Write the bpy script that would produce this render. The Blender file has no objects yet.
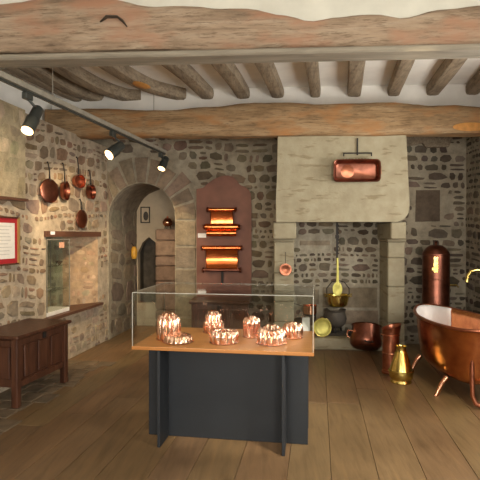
import bpy, math, random
from mathutils import Vector, Matrix, noise
from mathutils.geometry import tessellate_polygon

S = bpy.context.scene
COL = S.collection
PI = math.pi
R = math.radians

# ------------------------------------------------------------------ camera
YAW = R(3.4)
EYE = 1.6
F = 480.0                                   # focal length in pixels of the 480 frame
cam_d = bpy.data.cameras.new('camera'); cam = bpy.data.objects.new('camera', cam_d); COL.objects.link(cam)
cam_d.sensor_width = 36; cam_d.lens = 36.0
cam_d.clip_start = 0.05
cam.location = (0, 0, EYE)
cam.rotation_euler = (R(90 - 0.48), 0, YAW)
S.camera = cam
RT = Vector((math.cos(YAW), math.sin(YAW), 0)); FW = Vector((-math.sin(YAW), math.cos(YAW), 0))
HZ = 236.0
BACK_Y = 7.25

def C(x, d, z=0.0):
    """point x metres right of and d metres in front of the camera"""
    p = RT * x + FW * d
    return Vector((p.x, p.y, z))
def at(px, py, d):
    return C((px - 240) / F * d, d, EYE + (HZ - py) / F * d)
def onY(px, py, Y):
    dr = RT * ((px - 240) / F) + FW
    d = Y / dr.y
    return Vector((dr.x * d, Y, EYE + (HZ - py) / F * d))
def onfloor(px, py, z=0.0):
    d = (EYE - z) * F / (py - HZ)
    return C((px - 240) / F * d, d, z)

# ------------------------------------------------------------------ world, light, exposure
w = bpy.data.worlds.new('world'); S.world = w; w.use_nodes = True
bg = w.node_tree.nodes['Background']
bg.inputs[0].default_value = (0.75, 0.86, 1.0, 1); bg.inputs[1].default_value = 1.0
S.view_settings.view_transform = 'Standard'; S.view_settings.look = 'None'
S.view_settings.gamma = 1.0; S.view_settings.exposure = 0.0
S.view_settings.use_curve_mapping = False

def area(name, loc, target, sx, sy, power, col):
    l = bpy.data.lights.new(name, 'AREA'); l.shape = 'RECTANGLE'; l.size = sx; l.size_y = sy
    l.energy = power; l.color = col
    o = bpy.data.objects.new(name, l); COL.objects.link(o); o.location = loc
    o.rotation_euler = (Vector(target) - Vector(loc)).to_track_quat('-Z', 'Y').to_euler()
    return o
def spot(name, loc, target, power, col, deg, blend=0.6, rad=0.04):
    l = bpy.data.lights.new(name, 'SPOT'); l.energy = power; l.color = col
    l.spot_size = R(deg); l.spot_blend = blend; l.shadow_soft_size = rad
    o = bpy.data.objects.new(name, l); COL.objects.link(o); o.location = loc
    o.rotation_euler = (Vector(target) - Vector(loc)).to_track_quat('-Z', 'Y').to_euler()
    return o
WARM = (1.0, 0.74, 0.42)
# daylight entering by unseen windows behind and beside the visitor
DAY = (1.0, 0.92, 0.84)
area('window_light', (-1.35, -2.62, 1.75), (-0.9, 6, 1.6), 1.25, 1.7, 150, DAY)
area('window_light', (1.35, -2.62, 1.75), (1.0, 6, 1.6), 1.25, 1.7, 150, DAY)
area('window_light', (3.10, 1.2, 1.75), (0, 2.0, 1.8), 1.3, 1.5, 110, DAY)
area('window_light', (3.10, 4.5, 1.9), (0, 4.8, 3.1), 1.2, 1.3, 105, DAY)  # light of an unseen window, added and aimed up to brighten the ceiling
# halogen spots: the seen track heads first, then unseen ones added without fixtures
L1 = at(27.0, 132, 3.80); L2 = at(107, 157, 5.14); L3 = at(161, 172, 6.64)
spot('spot_light', L1, at(2, 205, 4.7), 75, WARM, 95)
spot('spot_light', L2, at(84, 262, 6.7), 95, WARM, 90)
spot('spot_light', L3, at(150, 300, 7.3), 45, WARM, 95)
spot('spot_light', C(-1.95, 2.7, 2.65), at(222, 240, 7.1), 110, WARM, 24)  # unseen, on the track line; added for the reflector ovens
spot('spot_light', C(0.9, 2.7, 2.9), C(0.15, 4.0, 0.8), 115, (1.0, 0.86, 0.66), 38)  # this and the next are unseen spots added for the glass case
spot('spot_light', C(-0.9, 2.7, 2.9), C(-0.35, 4.0, 0.8), 115, (1.0, 0.86, 0.66), 38)
spot('spot_light', C(1.3, 2.7, 2.8), at(335, 190, 6.3), 62, (1.0, 0.85, 0.6), 44)  # unseen spot added to light the hood
spot('spot_light', C(1.75, 2.5, 2.8), at(466, 350, 4.6), 80, (1.0, 0.84, 0.6), 30)  # unseen spot added for the bright zone on the bath
spot('spot_light', C(1.5, 2.2, 2.9), C(1.15, 3.6, 0), 210, (1.0, 0.84, 0.60), 66, 1.0)  # unseen spot added to brighten the near floor

# ------------------------------------------------------------------ materials
def newmat(name):
    m = bpy.data.materials.new(name); m.use_nodes = True
    nt = m.node_tree; b = nt.nodes['Principled BSDF']
    return m, nt, b
def nn(nt, t, **kw):
    n = nt.nodes.new(t)
    for k, v in kw.items(): setattr(n, k, v)
    return n
def coords(nt, scale=(1, 1, 1), rot=(0, 0, 0)):
    g = nn(nt, 'ShaderNodeNewGeometry'); mp = nn(nt, 'ShaderNodeMapping')
    mp.inputs['Scale'].default_value = scale; mp.inputs['Rotation'].default_value = rot
    nt.links.new(g.outputs['Position'], mp.inputs['Vector']); return mp.outputs[0]
def objcoords(nt, scale=(1, 1, 1)):
    g = nn(nt, 'ShaderNodeTexCoord'); mp = nn(nt, 'ShaderNodeMapping')
    mp.inputs['Scale'].default_value = scale
    nt.links.new(g.outputs['Object'], mp.inputs['Vector']); return mp.outputs[0]
def noi(nt, vec, scale, detail=4, rough=0.55, dist=0.0):
    n = nn(nt, 'ShaderNodeTexNoise'); n.inputs['Scale'].default_value = scale
    n.inputs['Detail'].default_value = detail; n.inputs['Roughness'].default_value = rough
    n.inputs['Distortion'].default_value = dist
    nt.links.new(vec, n.inputs['Vector']); return n.outputs['Fac']
def ramp(nt, fac, stops):
    r = nn(nt, 'ShaderNodeValToRGB'); e = r.color_ramp.elements
    while len(e) < len(stops): e.new(0.5)
    for el, (p, c) in zip(e, stops): el.position = p; el.color = (*c, 1) if len(c) == 3 else c
    nt.links.new(fac, r.inputs[0]); return r.outputs[0]
def mix(nt, a, b, fac, mode='MIX'):
    m = nn(nt, 'ShaderNodeMix'); m.data_type = 'RGBA'; m.blend_type = mode
    for sock, v in ((m.inputs[6], a), (m.inputs[7], b), (m.inputs[0], fac)):
        if hasattr(v, 'is_linked') or hasattr(v, 'links'): nt.links.new(v, sock)
        elif isinstance(v, (int, float)): sock.default_value = v
        else: sock.default_value = (*v, 1)
    return m.outputs[2]
def bump(nt, b, h, strength, dist=0.01):
    n = nn(nt, 'ShaderNodeBump'); n.inputs['Strength'].default_value = strength; n.inputs['Distance'].default_value = dist
    nt.links.new(h, n.inputs['Height']); nt.links.new(n.outputs[0], b.inputs['Normal'])

def m_stone():
    m, nt, b = newmat('rubble_stone')
    a = nn(nt, 'ShaderNodeVertexColor'); a.layer_name = 'Col'
    v = coords(nt)
    n1 = noi(nt, v, 9, 6, 0.65); n2 = noi(nt, v, 2.2, 3)
    f = ramp(nt, n1, [(0.25, (0.62, 0.61, 0.6)), (0.5, (1, 1, 1)), (0.75, (1.3, 1.28, 1.25))])
    c = mix(nt, a.outputs[0], f, 1.0, 'MULTIPLY')
    f2 = ramp(nt, n2, [(0.3, (0.86, 0.83, 0.8)), (0.7, (1.1, 1.1, 1.1))])
    c = mix(nt, c, f2, 1.0, 'MULTIPLY'); c = mix(nt, c, (0.82, 0.76, 0.72), 1.0, 'MULTIPLY')
    nt.links.new(c, b.inputs['Base Color']); b.inputs['Roughness'].default_value = 0.9
    b.inputs['Specular IOR Level'].default_value = 0.2
    bump(nt, b, noi(nt, v, 28, 8, 0.7), 0.9, 0.02)
    return m
def m_ashlar():
    m, nt, b = newmat('pale_granite')
    v = coords(nt); v2 = coords(nt, (1.6, 1.0, 7.5))
    c = ramp(nt, noi(nt, v, 6, 6, 0.6), [(0.3, (0.32, 0.275, 0.185)), (0.55, (0.385, 0.34, 0.235)), (0.8, (0.43, 0.39, 0.285))])
    c2 = ramp(nt, noi(nt, v2, 2.6, 3, 0.5), [(0.34, (0.66, 0.60, 0.52)), (0.40, (1, 1, 1))])
    c = mix(nt, c, c2, 0.75, 'MULTIPLY')
    nt.links.new(c, b.inputs['Base Color']); b.inputs['Roughness'].default_value = 0.88
    bump(nt, b, noi(nt, v, 25, 8, 0.7), 0.5, 0.015)
    return m
def m_wood(name, stops, scale=(1, 12, 12), rough=0.75, nscale=2.0, bmp=0.5, patch=None, obj=False):
    m, nt, b = newmat(name)
    v = objcoords(nt, scale) if obj else coords(nt, scale)
    n = noi(nt, v, nscale, 8, 0.62, 0.6)
    c = ramp(nt, n, stops)
    if not obj and name in ('weathered_oak', 'aged_oak', 'grey_oak'):
        vf = coords(nt, tuple(q * 2.6 for q in scale)); nf = noi(nt, vf, nscale * 1.7, 8, 0.7, 0.3)
        c = mix(nt, c, ramp(nt, nf, [(0.36, (0.42, 0.38, 0.34)), (0.47, (0.92, 0.92, 0.92)), (0.7, (1.12, 1.1, 1.08))]), 0.85, 'MULTIPLY')
        c = mix(nt, c, ramp(nt, noi(nt, coords(nt, (1, 2, 2)), 2.3, 5, 0.65), [(0.34, (0.66, 0.62, 0.58)), (0.5, (1, 1, 1))]), 0.8, 'MULTIPLY')
    if patch:
        pv = coords(nt, (1.2, 3, 3)); c = mix(nt, c, patch, ramp(nt, noi(nt, pv, 1.7, 3), [(0.5, (0, 0, 0)), (0.68, (1, 1, 1))]))
    nt.links.new(c, b.inputs['Base Color']); b.inputs['Roughness'].default_value = rough
    bump(nt, b, n, bmp, 0.012)
    return m
def m_plain(name, col, rough=0.6, metal=0.0, var=0.12, nscale=14, spec=0.5, bmp=0.0, coat=0.0):
    m, nt, b = newmat(name)
    v = coords(nt)
    lo = tuple(x * (1 - var) for x in col); hi = tuple(min(1, x * (1 + var)) for x in col)
    n = noi(nt, v, nscale, 4)
    nt.links.new(ramp(nt, n, [(0.35, lo), (0.65, hi)]), b.inputs['Base Color'])
    b.inputs['Roughness'].default_value = rough; b.inputs['Metallic'].default_value = metal
    b.inputs['Specular IOR Level'].default_value = spec; b.inputs['Coat Weight'].default_value = coat
    if bmp: bump(nt, b, n, bmp, 0.01)
    return m
def m_metal(name, col, dark, rough=0.22, bmp=0.15, nscale=20, tarn=0.5):
    m, nt, b = newmat(name)
    v = coords(nt)
    n = noi(nt, v, 7, 5, 0.6)
    nt.links.new(ramp(nt, n, [(tarn - 0.2, dark), (tarn + 0.15, col)]), b.inputs['Base Color'])
    b.inputs['Metallic'].default_value = 1.0; b.inputs['Roughness'].default_value = rough
    bump(nt, b, noi(nt, v, nscale, 3), bmp, 0.004)
    return m
def m_floor():
    m, nt, b = newmat('floor_boards')
    a = nn(nt, 'ShaderNodeVertexColor'); a.layer_name = 'Col'
    v = coords(nt, (9, 0.9, 1), (0, 0, R(5.8)))
    n = noi(nt, v, 2.2, 8, 0.62, 0.4)
    f = ramp(nt, n, [(0.25, (0.66, 0.62, 0.56)), (0.5, (1, 1, 1)), (0.8, (1.28, 1.24, 1.15))])
    c = mix(nt, a.outputs[0], f, 1.0, 'MULTIPLY')
    n2 = noi(nt, coords(nt), 1.3, 4)
    c = mix(nt, c, ramp(nt, n2, [(0.3, (0.74, 0.71, 0.66)), (0.65, (1.08, 1.06, 1.0))]), 1.0, 'MULTIPLY')
    nt.links.new(c, b.inputs['Base Color'])
    nt.links.new(ramp(nt, n2, [(0.3, (0.36,) * 3), (0.7, (0.5,) * 3)]), b.inputs['Roughness'])
    bump(nt, b, n, 0.25, 0.006)
    return m
def m_glass(name='clear_glass', tint=(0.97, 0.99, 0.98), ior=1.45, add=0.0):
    m, nt, b = newmat(name)
    nt.nodes.remove(b)
    out = nt.nodes['Material Output']
    tr = nn(nt, 'ShaderNodeBsdfTransparent'); tr.inputs[0].default_value = (*tint, 1)
    gl = nn(nt, 'ShaderNodeBsdfGlossy'); gl.inputs['Roughness'].default_value = 0.03
    lw = nn(nt, 'ShaderNodeLayerWeight'); lw.inputs[0].default_value = 0.5
    p5 = nn(nt, 'ShaderNodeMath', operation='POWER'); p5.inputs[1].default_value = 5.0
    nt.links.new(lw.outputs['Facing'], p5.inputs[0])
    fr = nn(nt, 'ShaderNodeMath', operation='MULTIPLY_ADD'); fr.inputs[1].default_value = 0.95; fr.inputs[2].default_value = 0.04
    nt.links.new(p5.outputs[0], fr.inputs[0])
    mx = nn(nt, 'ShaderNodeMixShader')
    nt.links.new(fr.outputs[0], mx.inputs[0])
    nt.links.new(tr.outputs[0], mx.inputs[1]); nt.links.new(gl.outputs[0], mx.inputs[2])
    nt.links.new(mx.outputs[0], out.inputs[0])
    return m
def m_emit(name, col, s):
    m, nt, b = newmat(name)
    b.inputs['Base Color'].default_value = (*col, 1)
    b.inputs['Emission Color'].default_value = (*col, 1); b.inputs['Emission Strength'].default_value = s
    return m

M = dict(
    stone=m_stone(), ashlar=m_ashlar(), floor=m_floor(), glass=m_glass(),
    plaster=m_plain('lime_plaster', (0.88, 0.86, 0.82), 0.9, var=0.06, nscale=3, bmp=0.3),
    plaster_dimmed=m_plain('dimmed_plaster', (0.60, 0.585, 0.51), 0.9, var=0.08, nscale=3, bmp=0.3),  # same plaster with its colour dimmed to offset the strong window light
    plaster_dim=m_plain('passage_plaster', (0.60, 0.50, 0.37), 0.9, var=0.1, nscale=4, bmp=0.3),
    beam=m_wood('weathered_oak', [(0.25, (0.19, 0.13, 0.085)), (0.5, (0.34, 0.245, 0.165)), (0.75, (0.45, 0.36, 0.265))], (1, 7, 9), 0.8, 1.6, 0.8, (0.36, 0.19, 0.115)),
    beam2=m_wood('aged_oak', [(0.25, (0.18, 0.11, 0.052)), (0.5, (0.35, 0.225, 0.115)), (0.75, (0.44, 0.315, 0.185))], (1, 8, 10), 0.8, 1.6, 0.6, (0.38, 0.18, 0.065)),
    joist=m_wood('grey_oak', [(0.25, (0.17, 0.13, 0.09)), (0.55, (0.32, 0.255, 0.18)), (0.8, (0.41, 0.34, 0.25))], (9, 1, 9), 0.85, 1.8, 0.7),
    greybeam=m_wood('weathered_grey_board', [(0.25, (0.17, 0.145, 0.11)), (0.55, (0.28, 0.245, 0.19)), (0.8, (0.37, 0.33, 0.26))], (1, 9, 9), 0.8, 1.8, 0.6),
    redcopper=m_metal('red_copper', (0.90, 0.27, 0.08), (0.72, 0.17, 0.05), 0.2, 0.1),
    greyiron=m_plain('rusty_grey_iron', (0.10, 0.085, 0.07), 0.7, 0.3, bmp=0.3),
    darkwood=m_wood('dark_stained_wood', [(0.25, (0.03, 0.012, 0.007)), (0.55, (0.085, 0.031, 0.016)), (0.8, (0.14, 0.055, 0.028))], (10, 10, 1.4), 0.38, 2.0, 0.3),
    sill=m_wood('brown_board', [(0.25, (0.06, 0.028, 0.016)), (0.6, (0.14, 0.06, 0.035))], (6, 1, 6), 0.5, 2.0, 0.3),
    redboard=m_plain('red_brown_board', (0.20, 0.082, 0.055), 0.62, var=0.12, nscale=6),
    beech=m_wood('honey_wood', [(0.25, (0.36, 0.14, 0.035)), (0.6, (0.45, 0.19, 0.05)), (0.8, (0.50, 0.225, 0.065))], (2, 14, 14), 0.4, 1.6, 0.05),
    black=m_plain('black_panel', (0.015, 0.0185, 0.024), 0.55, var=0.1, nscale=3),
    iron=m_plain('wrought_iron', (0.035, 0.03, 0.027), 0.6, 0.6, bmp=0.3),
    lamp=m_plain('dark_lamp_metal', (0.055, 0.06, 0.055), 0.4, 0.4),
    track=m_plain('track_paint', (0.26, 0.235, 0.19), 0.5),
    copper=m_metal('polished_copper', (0.93, 0.50, 0.33), (0.80, 0.37, 0.22), 0.2, 0.1),
    mould=m_metal('mould_copper', (0.98, 0.62, 0.47), (0.90, 0.48, 0.34), 0.17, 0.08),
    oldcopper=m_metal('tarnished_copper', (0.62, 0.24, 0.14), (0.33, 0.12, 0.075), 0.34, 0.25, 16),
    darkcopper=m_metal('dark_copper', (0.34, 0.13, 0.085), (0.17, 0.065, 0.045), 0.33, 0.2, 16),
    tub=m_metal('hammered_copper', (0.80, 0.33, 0.135), (0.50, 0.17, 0.07), 0.23, 0.25, 18),
    brass=m_metal('brass', (0.85, 0.66, 0.22), (0.62, 0.47, 0.13), 0.22, 0.15),
    yellowbrass=m_plain('yellow_brass', (0.66, 0.60, 0.16), 0.42, 0.45, var=.1),
    tin=m_metal('tinned_lining', (0.62, 0.60, 0.55), (0.4, 0.38, 0.33), 0.35, 0.2),
    silver=m_metal('silver', (0.9, 0.9, 0.88), (0.7, 0.7, 0.68), 0.2),
    white=m_plain('white_linen', (0.86, 0.84, 0.82), 0.9, var=0.03, bmp=0.1),
    card=m_plain('white_card', (0.82, 0.83, 0.86), 0.8, var=0.02),
    pink=m_plain('pink_card', (0.75, 0.40, 0.26), 0.8, var=0.02),
    red=m_plain('red_mount', (0.36, 0.012, 0.018), 0.7, var=0.05),
    gold=m_plain('gilt_edge', (0.50, 0.36, 0.14), 0.4, 0.5),
    paper=m_plain('paper', (0.74, 0.72, 0.68), 0.8, var=0.04),
    ink=m_plain('faint_ink', (0.50, 0.49, 0.47), 0.8),
    dark=m_plain('dark_picture', (0.05, 0.035, 0.025), 0.5),
    amberwood=m_plain('bare_orange_wood', (0.58, 0.27, 0.07), 0.7, var=.15),
    amber=m_plain('amber_glaze', (0.72, 0.38, 0.05), 0.35, var=0.1),
    lens=m_emit('lamp_lens', (1.0, 0.66, 0.30), 5),
    edge=m_plain('polished_glass_edge', (0.42, 0.42, 0.38), 0.2, var=0.05),
    slab=m_plain('worn_slab', (0.17, 0.125, 0.08), 0.55, var=0.25, nscale=7, bmp=0.4),
    window=m_plain('white_window_paint', (0.7, 0.7, 0.68), 0.5),
    darkstone=m_plain('dark_stone', (0.09, 0.075, 0.06), 0.9, var=0.3, nscale=8, bmp=0.5),  # mottled dark stone colour for the passage niche and the fire brick
)

# ------------------------------------------------------------------ mesh helpers
class MB:
    def __init__(s): s.v = []; s.f = []; s.c = []; s.mi = []
    def add(s, vs, fs, col=None, T=None):
        o = len(s.v)
        s.v += [tuple(T @ Vector(p)) if T is not None else tuple(p) for p in vs]
        s.f += [tuple(i + o for i in f) for f in fs]
        s.c += [col or (1, 1, 1)] * len(vs)
        return s
    def box(s, c, d, rz=0, col=None, T=None, bev=0.0):
        x, y, z = d[0] / 2, d[1] / 2, d[2] / 2
        if bev <= 0:
            vs = [(sx * x, sy * y, sz * z) for sz in (-1, 1) for sx, sy in ((-1, -1), (1, -1), (1, 1), (-1, 1))]
            fs = [(3, 2, 1, 0), (4, 5, 6, 7), (0, 1, 5, 4), (1, 2, 6, 5), (2, 3, 7, 6), (3, 0, 4, 7)]
        else:
            b = min(bev, x * .9, y * .9, z * .9); vs = []; fs = []
            for zz, i in ((-z, b), (-z + b, 0), (z - b, 0), (z, b)):
                for (ax, ay) in ((-x + b, -y + i), (x - b, -y + i), (x - i, -y + b), (x - i, y - b), (x - b, y - i), (-x + b, y - i), (-x + i, y - b), (-x + i, -y + b)):
                    vs.append((ax, ay, zz))
            fs = [tuple(range(7, -1, -1)), tuple(range(24, 32))]
            for r in range(3):
                for k in range(8): fs.append((r * 8 + k, r * 8 + (k + 1) % 8, r * 8 + 8 + (k + 1) % 8, r * 8 + 8 + k))
        m = Matrix.Translation(Vector(c)) @ Matrix.Rotation(rz, 4, 'Z')
        return s.add(vs, fs, col, T @ m if T is not None else m)
    def lathe(s, prof, n=28, T=None, mod=None, caps=True, col=None):
        vs = []; fs = []
        for j, (r, z) in enumerate(prof):
            for k in range(n):
                a = 2 * PI * k / n
                rr, zz = mod(r, z, a, j) if mod else (r, z)
                vs.append((rr * math.cos(a), rr * math.sin(a), zz))
        for j in range(len(prof) - 1):
            for k in range(n):
                fs.append((j * n + k, j * n + (k + 1) % n, (j + 1) * n + (k + 1) % n, (j + 1) * n + k))
        if caps:
            fs.append(tuple(range(n - 1, -1, -1))); l = (len(prof) - 1) * n
            fs.append(tuple(range(l, l + n)))
        return s.add(vs, fs, col, T)
    def tube(s, pts, rad, n=10, T=None, flat=1.0, caps=True):
        pts = [Vector(p) for p in pts]; m = len(pts)
        if not hasattr(rad, '__len__'): rad = [rad] * m
        vs = []; fs = []; up = None
        for i, p in enumerate(pts):
            t = (pts[min(i + 1, m - 1)] - pts[max(i - 1, 0)]).normalized()
            if up is None:
                up = Vector((0, 0, 1)) if abs(t.z) < 0.9 else Vector((1, 0, 0))
            a = t.cross(up).normalized(); up = a.cross(t).normalized()
            for k in range(n):
                th = 2 * PI * k / n
                vs.append(p + a * (rad[i] * math.cos(th)) + up * (rad[i] * flat * math.sin(th)))
        for i in range(m - 1):
            for k in range(n):
                fs.append((i * n + k, i * n + (k + 1) % n, (i + 1) * n + (k + 1) % n, (i + 1) * n + k))
        if caps: fs += [tuple(range(n - 1, -1, -1)), tuple(range((m - 1) * n, m * n))]
        return s.add(vs, fs, None, T)
    def prism(s, loops, d0, d1, fr, col=None):
        """outer loop and holes in (u, v), from depth d0 to d1 along frame fr(u, v, d)"""
        flat = [p for lp in loops for p in lp]; n = len(flat)
        tris = tessellate_polygon([[Vector((a, b, 0)) for a, b in lp] for lp in loops])
        vs = [fr(a, b, d1) for a, b in flat] + [fr(a, b, d0) for a, b in flat]
        fs = [tuple(t) for t in tris] + [tuple(i + n for i in reversed(t)) for t in tris]
        o = 0
        for lp in loops:
            k = len(lp)
            for i in range(k): j = (i + 1) % k; fs.append((o + i, o + j, o + j + n, o + i + n))
            o += k
        return s.add(vs, fs, col)
    def build(s, name, mat, parent=None, smooth=False, angle=40, fix=True):
        me = bpy.data.meshes.new(name); me.from_pydata(s.v, [], s.f); me.update()
        ca = me.color_attributes.new('Col', 'FLOAT_COLOR', 'POINT')
        for i, c in enumerate(s.c): ca.data[i].color = (*c, 1)
        if fix:
            import bmesh
            bm = bmesh.new(); bm.from_mesh(me); bmesh.ops.recalc_face_normals(bm, faces=bm.faces); bm.to_mesh(me); bm.free()
        me.materials.append(mat)
        if smooth:
            me.polygons.foreach_set('use_smooth', [True] * len(me.polygons))
            me.set_sharp_from_angle(angle=R(angle))
        o = bpy.data.objects.new(name, me); COL.objects.link(o)
        if parent: o.parent = parent
        return o
def tag(o, label=None, cat=None, group=None):
    if label: o['label'] = label
    if cat: o['category'] = cat
    if group: o['group'] = group
    return o
def struct(o, label=None):
    o['kind'] = 'structure'
    if label: o['label'] = label
    return o
def thing(name, label, cat, loc=(0, 0, 0), rz=0, group=None, rot=None):
    o = bpy.data.objects.new(name, None); COL.objects.link(o); o.empty_display_size = 0.1
    o.location = loc; o.rotation_euler = rot if rot is not None else (0, 0, rz)
    return tag(o, label, cat, group)
def look(d, up=(0, 0, 1)):
    return Vector(d).to_track_quat('Z', 'Y').to_matrix().to_4x4()

# ------------------------------------------------------------------ frames of the walls
LROT = R(9.2) - YAW                                      # left wall, boards and joists run 5.8 deg off the back wall's normal
LDIR = Vector((math.sin(LROT), math.cos(LROT), 0)); LNOR = Vector((math.cos(LROT), -math.sin(LROT), 0))
LORG = C(-3.234, 0)
def LF(u, v, d=0.0):
    p = LORG + LDIR * u + LNOR * d
    return Vector((p.x, p.y, v))
def BF(u, v, d=0.0): return Vector((u, BACK_Y - d, v))
def RF(u, v, d=0.0): return Vector((2.9 - d, u, v))
def onleft(px, py):
    D = 3.234 / (0.1625 - (px - 240) / F)
    return D / math.cos(R(9.2)), EYE + (HZ - py) * D / F
def onback(px, py):
    p = onY(px, py, BACK_Y); return p.x, p.z
LEFT_LEN = (BACK_Y - LORG.y) / LDIR.y
BX0 = LF(LEFT_LEN, 0).x

def vary(c, a, rnd):
    k = 1 + rnd.uniform(-a, a)
    return tuple(min(1, max(0, x * k * (1 + rnd.uniform(-a * .3, a * .3)))) for x in c)
def stone_poly(mb, pts, fr, col, prot, rnd, inset=0.008, d=0.0):
    n = len(pts); cx = sum(p[0] for p in pts) / n; cy = sum(p[1] for p in pts) / n
    vs = [fr(a, b, d - 0.004) for a, b in pts]
    for a, b in pts:
        L = math.hypot(a - cx, b - cy) or 1; k = max(0.3, 1 - inset / L)
        vs.append(fr(cx + (a - cx) * k, cy + (b - cy) * k, d + prot * rnd.uniform(0.7, 1.1)))
    vs.append(fr(cx, cy, d + prot * 1.15))
    fs = [(i, (i + 1) % n, n + (i + 1) % n, n + i) for i in range(n)] + [(n + i, n + (i + 1) % n, 2 * n) for i in range(n)]
    mb.add(vs, fs, col)
def rubble(mb, u0, u1, v0, v1, fr, pal, ok, hr=(0.06, 0.14), wr=(0.9, 2.4), gap=0.022, prot=0.014, seed=1, wob=0.03, var=0.22, d=0.0, skip=0.04):
    rnd = random.Random(seed); v = v0
    while v < v1 - 0.03:
        h = rnd.uniform(*hr) * rnd.choice((0.8, 1, 1, 1.25)); h = min(h, v1 - v); u = u0 - rnd.uniform(0, 0.2)
        ph = rnd.uniform(0, 6)
        while u < u1:
            wd = h * rnd.uniform(*wr)
            cells = [(u, v, u + wd, v + h)]
            if rnd.random() < 0.2 and h > 0.105: cells = [(u, v, u + wd, v + h * .48), (u, v + h * .5, u + wd * .95, v + h)]
            elif rnd.random() < 0.12: cells = [(u, v, u + wd * .5, v + h), (u + wd * .5, v, u + wd, v + h * .96)]
            for (a0, b0, a1, b1) in cells:
                a0 = max(a0, u0); a1 = min(a1, u1)
                if a1 - a0 < 0.045 or rnd.random() < skip: continue
                g = gap * rnd.uniform(0.6, 1.3)
                a0 += g / 2; a1 -= g / 2; b0 += g / 2; b1 -= g / 2
                if a1 - a0 < 0.02 or b1 - b0 < 0.012: continue
                cx, cy = (a0 + a1) / 2, (b0 + b1) / 2; n = rnd.choice((6, 7, 8, 9)); p = rnd.uniform(3.2, 8)
                pts = []
                t0 = rnd.uniform(0, 1)
                for k in range(n):
                    t = 2 * PI * (k + t0) / n; ct, st = math.cos(t), math.sin(t)
                    q = (abs(ct) ** p + abs(st) ** p) ** (-1 / p) * rnd.uniform(0.80, 1.08)
                    x = cx + (a1 - a0) / 2 * q * ct; y = cy + (b1 - b0) / 2 * q * st
                    y += wob * (math.sin(x * 2.3 + y * 0.7 + seed) + 0.5 * math.sin(x * 5.1 + seed * 2 + y))
                    x += wob * 0.6 * math.sin(y * 3.7 + x + seed)
                    pts.append((x, y))
                if all(ok(x, y) for x, y in pts):
                    stone_poly(mb, pts, fr, vary(rnd.choice(pal), var, rnd), prot * rnd.uniform(0.4, 1.3), rnd, d=d)
            u += wd
        v += h
def rects_ok(bounds, holes, m=0.01):
    def ok(u, v):
        if not (bounds[0] < u < bounds[2] and bounds[1] < v < bounds[3]): return False
        return not any(a - m < u < c + m and b - m < v < e + m for a, b, c, e in holes)
    return ok

PAL_L = [(0.33, 0.25, 0.175), (0.29, 0.225, 0.165), (0.38, 0.29, 0.205), (0.35, 0.24, 0.17), (0.42, 0.35, 0.26), (0.31, 0.265, 0.205)]
PAL_P = [(0.44, 0.38, 0.29), (0.40, 0.33, 0.25), (0.47, 0.42, 0.33)]
PAL_B = [(0.21, 0.185, 0.14), (0.25, 0.215, 0.165), (0.17, 0.15, 0.115), (0.27, 0.225, 0.17), (0.23, 0.175, 0.13)]
PAL_D = [(0.155, 0.135, 0.11), (0.20, 0.18, 0.145), (0.13, 0.11, 0.09), (0.22, 0.195, 0.155)]
MORT_L = (0.60, 0.54, 0.43); MORT_B = (0.45, 0.43, 0.35)

# ------------------------------------------------------------------ floor
rnd = random.Random(5)
fb = MB()
fb.box((0, 3, -0.06), (9, 14, 0.08), col=(0.05, 0.035, 0.02))
Tf = Matrix.Rotation(-LROT, 4, 'Z')
x = -4.6
while x < 4.6:
    wd = rnd.choice((0.26, 0.29, 0.31, 0.34)); y = -3.6 + rnd.uniform(-1.5, 0)
    while y < 9.4:
        L = rnd.uniform(2.6, 4.6)
        c = vary((0.20, 0.128, 0.068), 0.15, rnd)
        fb.box((x + wd / 2, y + L / 2, -0.012), (wd - 0.003, L - 0.003, 0.024), col=c, T=Tf, bev=0.002)
        y += L
    x += wd
struct(fb.build('floor', M['floor'], fix=False))

# stone slabs in the floor along the left wall
sb = MB(); r2 = random.Random(8)
u = 3.0
while u < 6.1:
    L = r2.uniform(0.18, 0.3)
    v = 0.03
    while v < 0.50:
        wv = r2.uniform(0.14, 0.26)
        p = LORG + LDIR * (u + L / 2) + LNOR * (v + wv / 2)
        sb.box((p.x, p.y, 0.003), (wv - 0.02, L - 0.02, 0.012), -LROT + r2.uniform(-.05, .05), bev=0.005)
        v += wv
    u += L
struct(sb.build('floor', M['slab'], fix=False), 'strip of worn grey stone paving beside the left wall')

# ------------------------------------------------------------------ left wall with its niche
nu0, nz1 = onleft(46, 236); nu1, _ = onleft(98, 236); nz0 = 0.62; nz1 = 1.60
wl = MB(); H = 3.62
wl.prism([[(-2.6, -0.05), (LEFT_LEN + 0.05, -0.05), (LEFT_LEN + 0.05, 2.96), (-2.6, 2.96)], [(nu0, nz0), (nu0, nz1), (nu1, nz1), (nu1, nz0)]], -0.5, 0, LF, MORT_L)
ok = rects_ok((-2.6, 0.62, LEFT_LEN + .0, 2.95), [(nu0, nz0 - .05, nu1, nz1 + 0.05)])
rubble(wl, 3.0, LEFT_LEN, 0.0, 0.66, LF, PAL_P, rects_ok((2, 0, LEFT_LEN, 0.60), []), (0.07, 0.14), (0.7, 1.9), 0.022, 0.014, seed=14)
rubble(wl, 2.2, LEFT_LEN, 0.6, 2.96, LF, PAL_L, ok, (0.07, 0.18), (0.7, 1.7), 0.030, 0.016, seed=3, wob=0.04, skip=0.05)
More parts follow.
